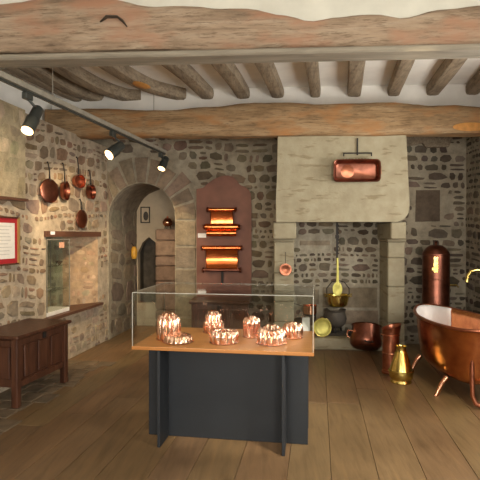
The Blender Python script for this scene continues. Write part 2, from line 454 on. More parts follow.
# niche back and the stones of its splayed far cheek
ND = .32; sp_u = .42
wl.add([LF(nu0, nz0, -ND), LF(nu1, nz0, -ND), LF(nu1, nz1, -ND), LF(nu0, nz1, -ND)], [(0, 1, 2, 3)], (0.52, 0.54, 0.40))
ck = math.hypot(sp_u, ND)
def NF(u, v, d=0.0): t = u / ck; return LF(nu1 - sp_u * (1 - t) - d * .6, v, -ND * (1 - t) + d * .6)
wl.add([NF(0, nz0), NF(ck, nz0), NF(ck, nz1), NF(0, nz1)], [(0, 1, 2, 3)], (0.58, 0.44, 0.30))
rubble(wl, 0.0, ck, nz0, nz1, NF, [(0.58, 0.42, 0.28), (0.52, 0.36, 0.24), (0.62, 0.5, 0.35)], rects_ok((0, nz0, ck, nz1), []), (0.08, 0.15), (0.8, 1.7), 0.02, 0.008, seed=9)
def NB(u, v, d=0.0): return LF(u, v, -ND + d)
rubble(wl, nu0, nu1 - .4, nz0, nz1, NB, [(0.46, 0.46, 0.33), (0.50, 0.48, 0.34)], rects_ok((nu0, nz0, nu1 - .4, nz1), []), (0.1, 0.2), (0.8, 1.9), 0.03, 0.008, seed=10)
struct(wl.build('wall_left', M['stone'], fix=False))
wu = MB(); wu.prism([[(-2.6, 2.9), (LEFT_LEN + 0.1, 2.9), (LEFT_LEN + 0.1, H), (-2.6, H)]], -0.62, -0.47, LF)
struct(wu.build('wall_left', M['plaster']), 'plastered set-back upper strip of the left wall')

# pale raised block of masonry high on the left wall, with a dark shelf line under it
pu, pz = onleft(20, 199)
pm = MB(); pm.prism([[(3.2, 1.98), (pu, pz), (pu, 2.96), (3.2, 2.96)]], 0.0, 0.07, LF, (0.52, 0.47, 0.33))
def PFm(u, v, d=0.0): return LF(u, v, 0.07 + d)
rubble(pm, 3.2, pu, 2.0, 2.95, PFm, [(0.55, 0.50, 0.35), (0.47, 0.42, 0.30), (0.60, 0.55, 0.42)], rects_ok((3.2, 2.0, pu, 2.95), []), (0.16, 0.3), (0.9, 1.8), 0.02, 0.006, seed=12)
struct(pm.build('trim_1', M['stone'], fix=False), 'pale yellowish raised masonry block at far left')
pb = MB(); pb.prism([[(3.2, 1.94), (pu + .01, pz - .03), (pu + .01, pz), (3.2, 1.98)]], 0.0, 0.10, LF)
struct(pb.build('trim_2', M['sill'], fix=True), 'thin dark wooden ledge under the pale masonry block')

# niche lintel and sill
lt = MB(); lt.prism([[(nu0 - .04, nz1 - .01), (nu1 + .04, nz1 - .01), (nu1 + .04, nz1 + .06), (nu0 - .04, nz1 + .06)]], -ND + .01, 0.035, LF)
struct(lt.build('trim_3', M['sill']), 'dark wooden lintel over the wall niche')
sl = MB(); sl.prism([[(nu0 - .3, nz0 - .03), (nu1 + .02, nz0 - .03), (nu1 + .02, nz0 + .006), (nu0 - .3, nz0 + .006)]], -ND + .01, 0.08, LF)
struct(sl.build('trim_4', M['sill']), 'dark wooden sill board of the wall niche')

# ------------------------------------------------------------------ back wall with the arched passage
au0 = BX0 + 0.02; au1 = onback(175, 215)[0]; ar = (au1 - au0) / 2; ac = (au0 + au1) / 2; az = onback(150, 183)[1] - ar
arch = [(au0, -0.06), (au0, az)] + [(ac - ar * math.cos(PI * k / 14), az + ar * math.sin(PI * k / 14)) for k in range(1, 14)] + [(au1, az), (au1, -0.06)]
CH0 = onback(277, 200)[0]; CH1 = onback(405, 200)[0]
fx0 = 0.22; fx1 = 1.86
wb = MB()
wb.prism([[(BX0 - 0.8, 2.7), (BX0 - 0.1, 2.7), (BX0 - 0.1, H), (BX0 - 0.8, H)]], -0.16, 0.0, BF, MORT_B)
wb.prism([[(BX0 - 0.1, -0.06), (au0, -0.06), (au0, H), (BX0 - 0.1, H)]], -0.16, 0.0, BF, MORT_B)
wb.prism([[(au1, -0.06), (3.05, -0.06), (3.05, H), (au1, H)]], -0.16, 0.0, BF, MORT_B)
for (a, b), (c, e) in zip(arch[1:-1], arch[2:-1]): wb.prism([[(a, b), (c, e), (c, H), (a, H)]], -0.16, 0.0, BF, MORT_B)
jz = az
vr0, vr1 = ar + 0.01, ar + 0.45
j1 = onback(197, 250)[0]
def okb(u, v):
    if not (BX0 + .02 < u < 2.9 and 0.0 < v < 3.6): return False
    if u < au1 + .02 and v < az: return False
    if v >= az and math.hypot(u - ac, v - az) < vr1 + .01: return False
    if au1 - .01 < u < j1 + .01 and v < az + .12: return False
    return True
def okl(u, v): return okb(u, v) and u < 1.0
def okr(u, v): return okb(u, v) and u >= 1.0
rubble(wb, BX0, 1.0, 0.0, 3.6, BF, PAL_B, okl, (0.075, 0.18), (0.8, 1.9), 0.030, 0.014, seed=21, wob=0.03)
bigs = [onback(415, 222) + onback(440, 190)]
def okr2(u, v): return okr(u, v) and not any(a - .01 < u < c + .01 and b - .01 < v < e + .01 for a, b, c, e in bigs)
rubble(wb, 1.0, 2.9, 0.0, 3.6, BF, PAL_D, okr2, (0.06, 0.17), (0.8, 2.3), 0.026, 0.014, seed=33, wob=0.03, skip=0.05)
rs = random.Random(4)
for a, b, c, e in bigs: stone_poly(wb, [(a, b), (c, b + .01), (c, e), (a + .01, e)], BF, (0.17, 0.14, 0.11), 0.012, rs)
# voussoirs and jamb blocks of the arch
for k in range(11):
    a0 = PI * (k + .09) / 11; a1 = PI * (k + .91) / 11
    rr = vr1 * rs.uniform(0.86, 1.0)
    pts = [(ac + vr0 * math.cos(a0), az + vr0 * math.sin(a0)), (ac + rr * math.cos(a0), az + rr * math.sin(a0)),
           (ac + rr * math.cos(a1), az + rr * math.sin(a1)), (ac + vr0 * math.cos(a1), az + vr0 * math.sin(a1))]
    pts = [(max(u, BX0 + .01), v) for u, v in pts]
    if len(set(pts)) == 4 and max(p[0] for p in pts) > BX0 + .05:
        stone_poly(wb, pts, BF, vary((0.31, 0.26, 0.2), 0.14, rs), 0.02, rs)
z = 0.0
while z < az + 0.1:
    h = rs.choice((0.12, 0.24, 0.34, 0.4)); h = min(h, az + 0.12 - z)
    if h > 0.05:
        stone_poly(wb, [(au1 + .012, z + .018), (j1 - .02, z + .015), (j1 - .015, z + h - .018), (au1 + .012, z + h - .015)], BF, vary((0.33, 0.29, 0.22), 0.12, rs), 0.018, rs)
    z += h
struct(wb.build('wall_back', M['stone'], fix=False))

# dark timber plate let into the top of the back wall at right
tp = MB(); a0, b0 = onback(404, 146); a1, b1 = onback(447, 135)
tp.prism([[(a0, b0 - .02), (a0 + .25, b0 + .03), (a0 + .3, b0 - .04), (a1, b0 - .03), (a1 + .05, b0 + .1), (a1, 3.1), (a0, 3.1)]], 0.0, 0.07, BF)
struct(tp.build('trim_5', M['joist']), 'dark timber plate at the top of the back wall right of the hood')

# the passage beyond the arch
PY = 8.45
ps = MB()
def PLF(u, v, d=0.0): return LF(u, v, d)
pu1 = (PY - LORG.y) / LDIR.y
ps.prism([[(LEFT_LEN + .05, -.05), (pu1 + .1, -.05), (pu1 + .1, 2.7), (LEFT_LEN + .05, 2.7)]], -0.2, 0.0, LF, (0.34, 0.32, 0.26))
rubble(ps, LEFT_LEN + .06, pu1, 0.0, 2.6, LF, [(0.25, 0.225, 0.18), (0.29, 0.26, 0.21)], rects_ok((LEFT_LEN + .05, 0, pu1, 2.6), []), (0.22, 0.36), (1.0, 2.0), 0.03, 0.012, seed=41)
struct(ps.build('wall_left', M['stone'], fix=False), 'coursed stone cheek of the passage beyond the arch')
px0 = LF(pu1, 0).x
def PBF(u, v, d=0.0): return Vector((u, PY - d, v))
na, nb = onY(138, 300, PY).x, onY(160, 300, PY).x
ntop = onY(148, 237, PY).z
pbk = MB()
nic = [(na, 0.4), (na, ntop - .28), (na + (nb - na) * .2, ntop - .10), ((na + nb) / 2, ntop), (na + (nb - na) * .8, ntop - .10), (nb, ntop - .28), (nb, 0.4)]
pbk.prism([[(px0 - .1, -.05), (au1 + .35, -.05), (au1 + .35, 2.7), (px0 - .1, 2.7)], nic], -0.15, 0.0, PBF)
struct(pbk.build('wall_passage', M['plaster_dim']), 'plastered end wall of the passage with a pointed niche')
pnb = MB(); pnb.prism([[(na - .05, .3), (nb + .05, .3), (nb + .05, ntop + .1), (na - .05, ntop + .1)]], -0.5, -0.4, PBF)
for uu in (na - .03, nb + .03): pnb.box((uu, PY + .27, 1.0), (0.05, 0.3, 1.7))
struct(pnb.build('wall_niche', M['darkstone']), 'dark back of the pointed niche in the passage')
prt = MB()
def PRF(u, v, d=0.0): return Vector((au1 + .12 - d, u, v))
prt.prism([[(BACK_Y + .16, -.05), (PY + .0, -.05), (PY + .0, 2.7), (BACK_Y + .16, 2.7)]], -0.2, 0.0, PRF, (0.32, 0.28, 0.22))
struct(prt.build('wall_right', M['stone'], fix=False), 'right cheek of the passage beyond the arch')
# vault of the passage
vt = MB(); n = 16; vs = []; fs = []
for j in range(5):
    y = BACK_Y + 0.10 + (PY - BACK_Y - .1) * j / 4; sh = LDIR.x / LDIR.y * (y - BACK_Y)
    for k in range(n + 1):
        a = PI * k / n; q = 1 + 0.03 * noise.noise(Vector((k * .7, j * .9, 0)))
        r = ar + 0.05
        vs.append((ac + .03 + sh * .8 - r * q * math.cos(a), y, az - .02 + r * q * math.sin(a)))
for j in range(4):
    for k in range(n): fs.append((j * (n + 1) + k, j * (n + 1) + k + 1, (j + 1) * (n + 1) + k + 1, (j + 1) * (n + 1) + k))
vt.add(vs, fs, (0.30, 0.27, 0.22))
vt.box((ac + .1, (BACK_Y + PY) / 2 + .1, az + ar + .17), (1.9, PY - BACK_Y - .15, 0.1), col=(0.3, 0.27, 0.22))
struct(vt.build('ceiling', M['stone'], fix=False), 'rough stone vault of the passage beyond the arch')
# stone pier carrying the pot inside the passage
q0 = onY(158, 229, 8.1); q1 = onY(174, 229, 8.1)
pr = MB(); zz = 0.0; r3 = random.Random(3)
while zz < q0.z:
    h = min(r3.uniform(.16, .3), q0.z - zz)
    pr.box(((q0.x + au1 + .1) / 2, 8.15, zz + h / 2), (au1 + .1 - q0.x, 0.5, h - .008), col=vary((0.36, 0.27, 0.22), .12, r3), bev=.02)
    zz += h
struct(pr.build('trim_6', M['stone'], fix=False), 'stone pier inside the passage carrying the copper pot')

# ------------------------------------------------------------------ right wall, rear wall with windows
wr = MB()
wr.prism([[(-2.6, -.06), (BACK_Y + .1, -.06), (BACK_Y + .1, H), (-2.6, H)], [(0.5, 0.95), (0.5, 2.55), (1.9, 2.55), (1.9, 0.95)], [(3.85, 1.2), (3.85, 2.6), (5.15, 2.6), (5.15, 1.2)]], -0.25, 0, RF, MORT_B)
rubble(wr, 3.0, BACK_Y, 0, 3.5, RF, PAL_D, rects_ok((3, 0, BACK_Y, 3.5), [(3.85, 1.2, 5.15, 2.6)]), (0.06, 0.14), (1.0, 2.4), 0.035, 0.014, seed=51)
struct(wr.build('wall_right', M['stone'], fix=False))
def WF(u, v, d=0.0): return Vector((u, -2.5 + d, v))
wq = MB()
wins = [(-2.0, 0.85, -0.7, 2.65), (0.7, 0.85, 2.0, 2.65)]
wq.prism([[(-3.9, -.06), (3.1, -.06), (3.1, H), (-3.9, H)]] + [[(a, b), (a, e), (c, e), (c, b)] for a, b, c, e in wins], -0.1, 0, WF, (0.40, 0.35, 0.28))
struct(wq.build('wall_rear', M['stone'], fix=False))
def window(name, fr, a, b, c, e):
    o = MB()
    for (x0, y0, x1, y1) in ((a, b, a + .05, e), (c - .05, b, c, e), (a, b, c, b + .05), (a, e - .05, c, e), ((a + c) / 2 - .025, b, (a + c) / 2 + .025, e), (a, b + (e - b) * .5 - .012, c, b + (e - b) * .5 + .012)):
        o.prism([[(x0, y0), (x1, y0), (x1, y1), (x0, y1)]], -0.08, -0.03, fr)
    f = struct(o.build(name, M['window']))
    g = MB(); g.prism([[(a + .04, b + .04), (c - .04, b + .04), (c - .04, e - .04), (a + .04, e - .04)]], -0.06, -0.055, fr)
    g.build('pane', M['glass'], f)
window('window_1', WF, *wins[0]); window('window_2', WF, *wins[1]); window('window_3', RF, 0.5, 0.95, 1.9, 2.55); window('window_added', RF, 3.85, 1.2, 5.15, 2.6)  # last window is unseen, added so its light reaches the ceiling

# ------------------------------------------------------------------ ceiling
cl = MB()
cl.box((-.3, 2.4, 3.66), (7.4, 10.0, 0.12))
struct(cl.build('ceiling', M['plaster']))
def fillwall(name, y0, y1, z0, z1, lab):
    o = MB(); o.box((0, (y0 + y1) / 2, (z0 + z1) / 2), (6.0, y1 - y0, z1 - z0))
    return struct(o.build(name, M['plaster']), lab)

def lerp(tab, t):
    if t <= tab[0][0]: return tab[0][1]
    for (a, b), (c, d) in zip(tab, tab[1:]):
        if t <= c:
            k = (t - a) / (c - a); k = k * k * (3 - 2 * k); return b + (d - b) * k
    return tab[-1][1]
def beam(name, x0, x1, yf, yb, top, bot, mat, label, seed):
    mb = MB(); n = 90; m = 28; vs = []; fs = []
    for i in range(n + 1):
        x = x0 + (x1 - x0) * i / n
        zt = lerp(top, x); zb = lerp(bot, x)
        cy, cz = (yf + yb) / 2, (zt + zb) / 2; hy, hz = (yb - yf) / 2, (zt - zb) / 2
        for k in range(m):
            t = 2 * PI * k / m; c, s = math.cos(t), math.sin(t); p = 7
            q = (abs(c) ** p + abs(s) ** p) ** (-1 / p)
            no = noise.noise(Vector((x * 2.3, math.cos(t) * 1.2 + seed, math.sin(t) * 1.2))) * 0.018 + noise.noise(Vector((x * 9, k * 1.1 + seed, 2))) * 0.006
            vs.append((x, cy + hy * q * c + no * c, cz + hz * q * s + no * s))
    for i in range(n):
        for k in range(m): fs.append((i * m + k, i * m + (k + 1) % m, (i + 1) * m + (k + 1) % m, (i + 1) * m + k))
    fs += [tuple(range(m)), tuple(range(n * m + m - 1, n * m - 1, -1))]
    mb.add(vs, fs)
    return tag(mb.build(name, mat, smooth=True, angle=50), label, 'beam', 'large oak ceiling beams')
def bx(px, Y): return onY(px, 100, Y).x
beam('oak_beam', -3.2, 2.9, 3.48, 3.70,
     [(bx(px, 3.48), onY(px, py, 3.48).z) for px, py in ((-60, 2), (0, 2), (40, -3), (100, -2), (160, 6), (240, 7), (285, 15), (310, 20), (340, 15), (370, 12), (405, 16), (440, 8), (480, 4), (540, 3))],
     [(-2, 2.985), (0, 2.965), (2, 2.955)], M['beam'], 'huge weathered oak beam crossing the ceiling nearest the viewer', 3)
beam('oak_beam', -3.0, 2.9, 6.28, 6.52,
     [(bx(px, 6.28), onY(px, py, 6.28).z) for px, py in ((0, 110), (60, 108), (170, 110), (210, 106), (260, 102), (330, 103), (400, 102), (440, 105), (480, 106))],
     [(-2, 2.93), (0, 2.91), (2.5, 2.905)], M['beam2'], 'oak beam further back resting on the fireplace hood', 8)
f7 = fillwall('trim_7', 3.52, 3.67, 3.12, 3.62, 'plaster infill above the front beam'); f7.data.materials[0] = M['plaster_dimmed']
fillwall('trim_8', 6.50, 6.62, 3.22, 3.62, 'plaster infill above the rear beam')

# joists between the two beams: each follows its own bent trunk, given by points seen on its underside
g9 = MB(); g9.box((-.1, 3.585, 2.94), (6.0, .19, .045), bev=.012)
struct(g9.build('trim_9', M['greybeam']), 'grey board along the underside of the front beam')
JZ = 3.46
def joist(pts, wd, label):
    P = []
    for px, py in pts:
        d = (JZ - EYE) * F / (HZ - py); P.append(C((px - 240) / F * d, d, JZ))
    e = (P[-1] - P[-2]).normalized(); P[-1] = P[-1].copy()
    s = (P[1] - P[0]); s = s / max(1e-6, s.y)
    while P[0].y > 3.8:
        P.insert(0, P[0] - s * min(0.5, max(.05, P[0].y - 3.72)))
    k = e / max(0.3, e.y); 
    if P[-1].y < 6.5: P.append(P[-1] + k * (6.52 - P[-1].y))
    # resample and smooth
    Q = []
    for a, b in zip(P, P[1:]):
        for t in range(6): Q.append(a.lerp(b, t / 6))
    Q.append(P[-1])
    for _ in range(6): Q = [Q[0]] + [(Q[i - 1] + Q[i] * 2 + Q[i + 1]) / 4 for i in range(1, len(Q) - 1)] + [Q[-1]]
    mb = MB(); m = 16; vs = []; fs = []
    for i, p in enumerate(Q):
        t = (Q[min(i + 1, len(Q) - 1)] - Q[max(i - 1, 0)]).normalized(); sd = Vector((t.y, -t.x, 0))
        for k in range(m):
            a = 2 * PI * k / m; c, s_ = math.cos(a), math.sin(a); q = (abs(c) ** 5 + abs(s_) ** 5) ** (-.2)
            no = 1 + .07 * noise.noise(Vector((p.y * 2, p.x * 3 + k * .3, k * .4)))
            vs.append(p + sd * (wd / 2 * q * c * no) + Vector((0, 0, 0.075 + 0.08 * q * s_ * (no if s_ < 0 else 1))))
    for i in range(len(Q) - 1):
        for k in range(m): fs.append((i * m + k, i * m + (k + 1) % m, (i + 1) * m + (k + 1) % m, (i + 1) * m + k))
    fs += [tuple(range(m)), tuple(range((len(Q) - 1) * m + m - 1, (len(Q) - 1) * m - 1, -1))]
    mb.add(vs, fs)
    return tag(mb.build('ceiling_joist', M['joist'], smooth=True, angle=50), label, 'joist', 'oak joists between the two large beams')
ordn = ['leftmost', 'second from left', 'third from left', 'fourth from left', 'fifth from left', 'sixth from left', 'middle one, seventh from left', 'sixth from right', 'fifth from right', 'fourth from right', 'third from right', 'second from right', 'rightmost']
JP = [([(-30, 70), (0, 86), (30, 99), (44, 104)], .17), ([(5, 66), (30, 80), (60, 95), (78, 102)], .15), ([(24, 68), (50, 83), (75, 96), (95, 102), (106, 103)], .17), ([(50, 65), (75, 80), (100, 93), (125, 101), (141, 102)], .19),
      ([(103, 66), (125, 80), (148, 92), (175, 98.5)], .18), ([(168, 66), (187, 80), (206, 98)], .17), ([(218, 65), (231, 80), (242, 97)], .18), ([(263, 67), (270, 81), (277, 97)], .17),
      ([(311, 66), (313, 80), (315, 96)], .14), ([(357, 65), (355.5, 80), (354, 96)], .18), ([(407, 63), (401, 78), (393, 97)], .16), ([(460, 60), (447, 77), (431, 97)], .17), ([(508, 60), (490, 77), (470, 96.5)], .17)]
for (pts, wd), o in zip(JP, ordn):
    joist(pts, wd, 'grey brown oak ceiling joist, %s of the thirteen' % o)

beams = [o for o in S.objects if o.name.startswith('oak_beam')]
jts = [o for o in S.objects if o.name.startswith('ceiling_joist')]
k0 = onY(114, 21, 3.475); mb = MB()
mb.tube([k0 + Vector((-.10, 0, -.01)), k0 + Vector((-.05, -.004, .025)), k0 + Vector((.03, -.004, .022)), k0 + Vector((.07, 0, -.01)), k0 + Vector((.10, 0, -.05))], [.008, .02, .018, .02, .006], 8, flat=.5)
mb.build('split_knot', M['dark'], beams[0], True)
k0 = onY(470, 127, 6.275); mb = MB(); mb.lathe([(.001, -.01), (.08, -.008), (.1, 0), (.001, .008)], 20, Matrix.Translation(k0) @ Matrix.Rotation(R(90), 4, 'X') @ Matrix.Scale(2.2, 4, (1, 0, 0)) @ Matrix.Scale(.55, 4, (0, 1, 0)), caps=False)
o = mb.build('bare_patch', M['amberwood'], beams[1], True); o['label'] = 'bright orange bare patch on the beam'
d_ = (JZ - .005 - EYE) * F / (HZ - 86); k0 = C((141.5 - 240) / F * d_, d_, JZ - .005); mb = MB(); mb.lathe([(.001, -.012), (.06, -.01), (.085, .006), (.001, .02)], 20, Matrix.Translation(k0) @ Matrix.Rotation(R(-20), 4, 'Z') @ Matrix.Scale(1.9, 4, (0, 1, 0)), caps=False)
o = mb.build('bare_patch', M['amberwood'], jts[4], True); o['label'] = 'bright orange bare patch on the joist'

# ------------------------------------------------------------------ fireplace
fp = thing('stone_fireplace', 'large stone fireplace with a tall pale hood and open hearth', 'fireplace', (1.0, 6.9, 0))
def loc(o, p): return (p[0] - o.location.x, p[1] - o.location.y, p[2] - o.location.z)
HY = 6.36
hx0, hx1 = onY(277, 200, HY).x, onY(406, 200, HY).x; hz = 1.785
hd = MB()
def HF(u, v, d=0.0): return Vector(loc(fp, (u, HY + 0.0 - d, v)))
hp = [(hx0 - .01, hz), (hx1 - .10, hz), (hx1 - .02, hz + .04), (hx1 + .03, hz + .11), (hx1 + .045, hz + .22), (hx1 + .02, 2.5), (hx1, 2.91), (hx0 + .01, 2.91), (hx0, 2.4), (hx0 - .015, hz + .3)]
hd.prism([hp], -0.24, 0, HF)
# hood flanks reach back to the wall
for xx in (hx0 + .06, hx1 - .06):
    hd.box(loc(fp, (xx, (HY + .2 + BACK_Y) / 2, 2.4)), (0.10, BACK_Y - HY - .22, 1.2))
hood = hd.build('hood', M['ashlar'], fp)
for side, (x0, x1) in (('l', (274, 294)), ('r', (388, 405))):
    JY = 6.72
    a, b = onY(x0, 300, JY).x, onY(x1, 300, JY).x
    jb = MB(); zz = 0; rj = random.Random(7 if side == 'l' else 9)
    while zz < 1.5:
        h = min(rj.choice((.28, .4, .5)), 1.52 - zz)
        if h < .1: h = 1.52 - zz
        jb.box(loc(fp, ((a + b) / 2, (JY + BACK_Y) / 2, zz + h / 2)), (b - a, BACK_Y - JY - .005, h - .004), bev=.012)
        zz += h
    j = jb.build('jamb', M['ashlar'], fp)
    cb = MB(); m_ = (a + b) / 2
    for k, (yy, zb, zt) in enumerate(((JY - .03, 1.52, 1.56), (JY - .30, 1.56, 1.785))):
        kk = (.02 if side == 'l' else (-.05 if k else 0))
        cb.box(loc(fp, (m_ + (kk if side == 'r' else 0), (yy + BACK_Y) / 2, (zb + zt) / 2)), (b - a + (.03 if side == 'l' or not k else -.03), BACK_Y - yy - .005, zt - zb), bev=.015)
    cb.build('corbel', M['ashlar'], j)
fa, fbx = onY(294, 300, 6.72).x, onY(388, 300, 6.72).x
# firebox back: coursed dark rubble with a few big slabs
FY = 7.22
def FF(u, v, d=0.0): return Vector(loc(fp, (u, FY - d, v)))
fk = MB(); fk.prism([[(fa - .02, 0.0), (fbx + .03, 0), (fbx + .03, 2.6), (fa - .02, 2.6)]], -0.02, 0, FF, (0.47, 0.46, 0.385))
def xz(v): return (v.x, v.z)
slabs = [xz(onY(322, 308, FY)) + xz(onY(378, 287, FY)), xz(onY(296, 305, FY)) + xz(onY(320, 289, FY)), xz(onY(330, 325, FY)) + xz(onY(379, 310, FY)), xz(onY(299, 246, FY)) + xz(onY(331, 240, FY))]
rubble(fk, fa, fbx, 0.15, 1.9, FF, [(0.16, 0.14, 0.11), (0.20, 0.175, 0.14), (0.13, 0.11, 0.09), (0.23, 0.20, 0.155)], rects_ok((fa, 0.1, fbx, 1.95), slabs), (0.055, 0.14), (0.8, 2.2), 0.024, 0.012, seed=61, wob=.012)
for a, b, c, e in slabs: stone_poly(fk, [(a + .01, b + .01), (c - .01, b + .01), (c - .01, e - .01), (a + .01, e - .01)], FF, vary((0.31, 0.275, 0.22), .1, rs), 0.014, rs)
fk.build('firebox_back', M['stone'], fp, fix=False)
hs = MB(); hs.box(loc(fp, ((fa + fbx) / 2 - .1, 7.02, 0.08)), (fbx - fa + .35, 0.5, 0.16), bev=.02)
hs.build('hearth_step', M['ashlar'], fp)
ft = MB(); ft.box(loc(fp, ((fa + fbx) / 2, 7.1, 0.178)), (fbx - fa - .02, 0.23, 0.035), bev=.01)
ft.build('fire_brick', M['darkstone'], fp)

# pot hanger, brass skimmer, hanging pot
PH = at(337, 222, 6.85)
ph = thing('pot_hanger', 'black iron ratchet pot hanger in the fireplace opening', 'hanger', (PH.x, PH.y, 0))
mb = MB(); z1 = 1.86; z0 = at(337, 262, 6.85).z
mb.box((0, 0, (z1 + z0) / 2), (0.026, 0.012, z1 - z0)); mb.build('bar', M['iron'], ph)
mb = MB()
vs = [(.010, .006), (.010, -.006)]
saw = [(.008, z0 + .1)] + [q for k in range(9) for q in ((.03, z0 + .12 + k * .05), (.014, z0 + .14 + k * .05))] + [(.008, z0 + .58)]
mb.prism([saw], -.005, .005, lambda u_, v_, d_: Vector((u_, d_, v_)))
mb.box((0, -.01, z0 + .36), (0.05, .014, .05)); mb.build('ratchet', M['iron'], ph)
mb = MB(); mb.tube([(0, -.02, z0 + .05), (0, -.03, z0), (0, -.015, z0 - .03), (0, .015, z0 - .03), (0, .02, z0)], .007, 8); mb.build('hook', M['iron'], ph, True)

zt = at(337, 258, 6.78).z; p = at(337.5, 258, 6.80)
sk = thing('brass_skimmer', 'yellow brass long-handled skimmer hanging over the hanging pot', 'ladle', (p.x, p.y, at(337, 296, 6.8).z))
hh = zt - sk.location.z
mb = MB(); mb.tube([(0.0, 0, hh), (0.004, 0, hh * .6), (0.0, 0, hh * .28)], [.006, .008, .011], 10, flat=2.2); mb.build('handle', M['yellowbrass'], sk, True)
mb = MB(); mb.add([], []); prof = []
Tm = Matrix.Translation((0, 0, hh * .18)) @ Matrix.Rotation(R(90), 4, 'X') @ Matrix.Scale(1.02, 4, (1, 0, 0)) @ Matrix.Scale(1.5, 4, (0, 1, 0))
mb.lathe([(0.001, -.008), (0.03, -.006), (.06, 0), (.067, .008), (.062, .010), (.03, .003), (.001, .001)], 24, Tm); mb.build('disc', M['yellowbrass'], sk, True)

p = at(338, 307, 6.95)
hp_ = thing('brass_pot', 'dark brass round pot hanging in the fireplace', 'pot', p)
mb = MB(); mb.lathe([(0.001, 0), (.10, .004), (.135, .03), (.15, .09), (.16, .17), (.172, .175), (.166, .182), (.150, .172), (.14, .09), (.12, .03), (.001, .02)], 32, caps=False); mb.build('body', M['brass'], hp_, True)
mb = MB(); mb.tube([(-.16, 0, .165), (-.16, 0, .27), (-.09, 0, .36), (0, 0, .385), (.09, 0, .36), (.16, 0, .27), (.16, 0, .165)], .007, 8); mb.build('handle', M['iron'], hp_, True)
for s in (-1, 1):
    mb = MB(); mb.tube([(s * .16, 0, .15), (s * .2, 0, .16), (s * .2, 0, .19), (s * .165, 0, .18)], .008, 8); mb.build('ear', M['brass'], hp_, True)

# brass basin leaning on the hearth, black cauldron and copper saucepan beside it
p = onfloor(322.5, 337, .16); 
bs = thing('brass_basin', 'round yellow brass basin leaning upright in the hearth', 'basin', (p.x, p.y, .16), rot=(0, 0, R(8)))
Tm = Matrix.Translation((0, 0, .135)) @ Matrix.Rotation(R(84), 4, 'X')
mb = MB(); mb.lathe([(.001, -.03), (.08, -.028), (.112, -.015), (.124, 0), (.132, .002), (.132, .007), (.120, .006), (.105, -.010), (.075, -.02), (.001, -.022)], 36, Tm, caps=False); mb.build('bowl', M['yellowbrass'], bs, True)
mb = MB(); mb.tube([Tm @ Vector((.132 * math.cos(2 * PI * k / 36), .132 * math.sin(2 * PI * k / 36), .004)) for k in range(37)], .006, 8, caps=False); mb.build('rim', M['brass'], bs, True)
p = C((335 - 240) / F * 7.03, 7.03, .2)
cd = thing('iron_cauldron', 'black iron three-legged cauldron behind the brass basin', 'cauldron', (p.x, p.y, .196))
mb = MB(); mb.lathe([(.001, .06), (.09, .07), (.15, .12), (.17, .2), (.15, .28), (.145, .30), (.165, .33), (.155, .33), (.13, .29), (.15, .2), (.08, .09), (.001, .08)], 30, caps=False); mb.build('body', M['greyiron'], cd, True)
for k in range(3):
    a = 2 * PI * k / 3 + .5; mb = MB(); mb.tube([(.09 * math.cos(a), .09 * math.sin(a), .1), (.12 * math.cos(a), .12 * math.sin(a), 0)], [.016, .01], 8); mb.build('leg', M['iron'], cd, True)
p = C((310 - 240) / F * 7.0, 7.0, .16)
tv = thing('iron_trivet', 'tall black iron trivet standing at the left of the hearth', 'trivet', p)
mb = MB(); mb.tube([(.09 * math.cos(2 * PI * k / 20), .09 * math.sin(2 * PI * k / 20), .29) for k in range(21)], .007, 8, caps=False); mb.build('ring', M['iron'], tv, True)
for k in range(3):
    a = 2 * PI * k / 3 + PI / 2; mb = MB(); mb.tube([(.09 * math.cos(a), .09 * math.sin(a), .29), (.11 * math.cos(a), .11 * math.sin(a), 0)], .007, 8); mb.build('leg', M['iron'], tv, True)
sp = thing('copper_saucepan', 'small shiny copper saucepan on the iron trivet in the hearth', 'saucepan', (p.x, p.y, p.z + .298))
mb = MB(); mb.lathe([(.001, 0), (.085, 0), (.097, .012), (.10, .13), (.105, .135), (.095, .13), (.09, .015), (.001, .008)], 30, caps=False); mb.build('body', M['copper'], sp, True)
mb = MB(); mb.tube([(-.09, .03, .11), (-.22, .08, .14), (-.32, .12, .15)], [.012, .009, .012], 8, flat=.5); mb.build('handle', M['iron'], sp, True)

# copper cauldron standing tilted on the floor before the hearth
p = onfloor(366, 354)
cc = thing('copper_cauldron', 'dark copper flared cauldron tilted against the hearth edge', 'cauldron', (p.x, p.y - .02, 0))
Tm = Matrix.Translation((0, .02, .075)) @ Matrix.Rotation(R(-24), 4, 'X') @ Matrix.Rotation(R(6), 4, 'Y')
mb = MB(); mb.lathe([(.001, 0), (.165, .003), (.205, .04), (.215, .10), (.195, .2), (.19, .30), (.205, .31), (.19, .312), (.178, .29), (.185, .2), (.2, .1), (.18, .03), (.001, .015)], 40, Tm, caps=False); mb.build('body', M['darkcopper'], cc, True)
mb = MB(); mb.lathe([(.001, .262), (.178, .262), (.178, .266), (.02, .275), (.001, .275)], 40, Tm, caps=False); mb.build('lid', M['darkcopper'], cc, True)
for s in (-1, 1):
    mb = MB(); mb.tube([(s * .19, 0, .12), (s * .25, 0, .13), (s * .26, 0, .18), (s * .245, 0, .22), (s * .185, 0, .22)], .011, 8, Tm); mb.build('handle', M['copper'], cc, True)
mb = MB(); mb.tube([(-.05, -.205, .06), (-.05, -.25, .035), (0, -.265, .03), (.05, -.25, .035), (.05, -.205, .06)], .009, 8, Tm); mb.build('ring_handle', M['iron'], cc, True)

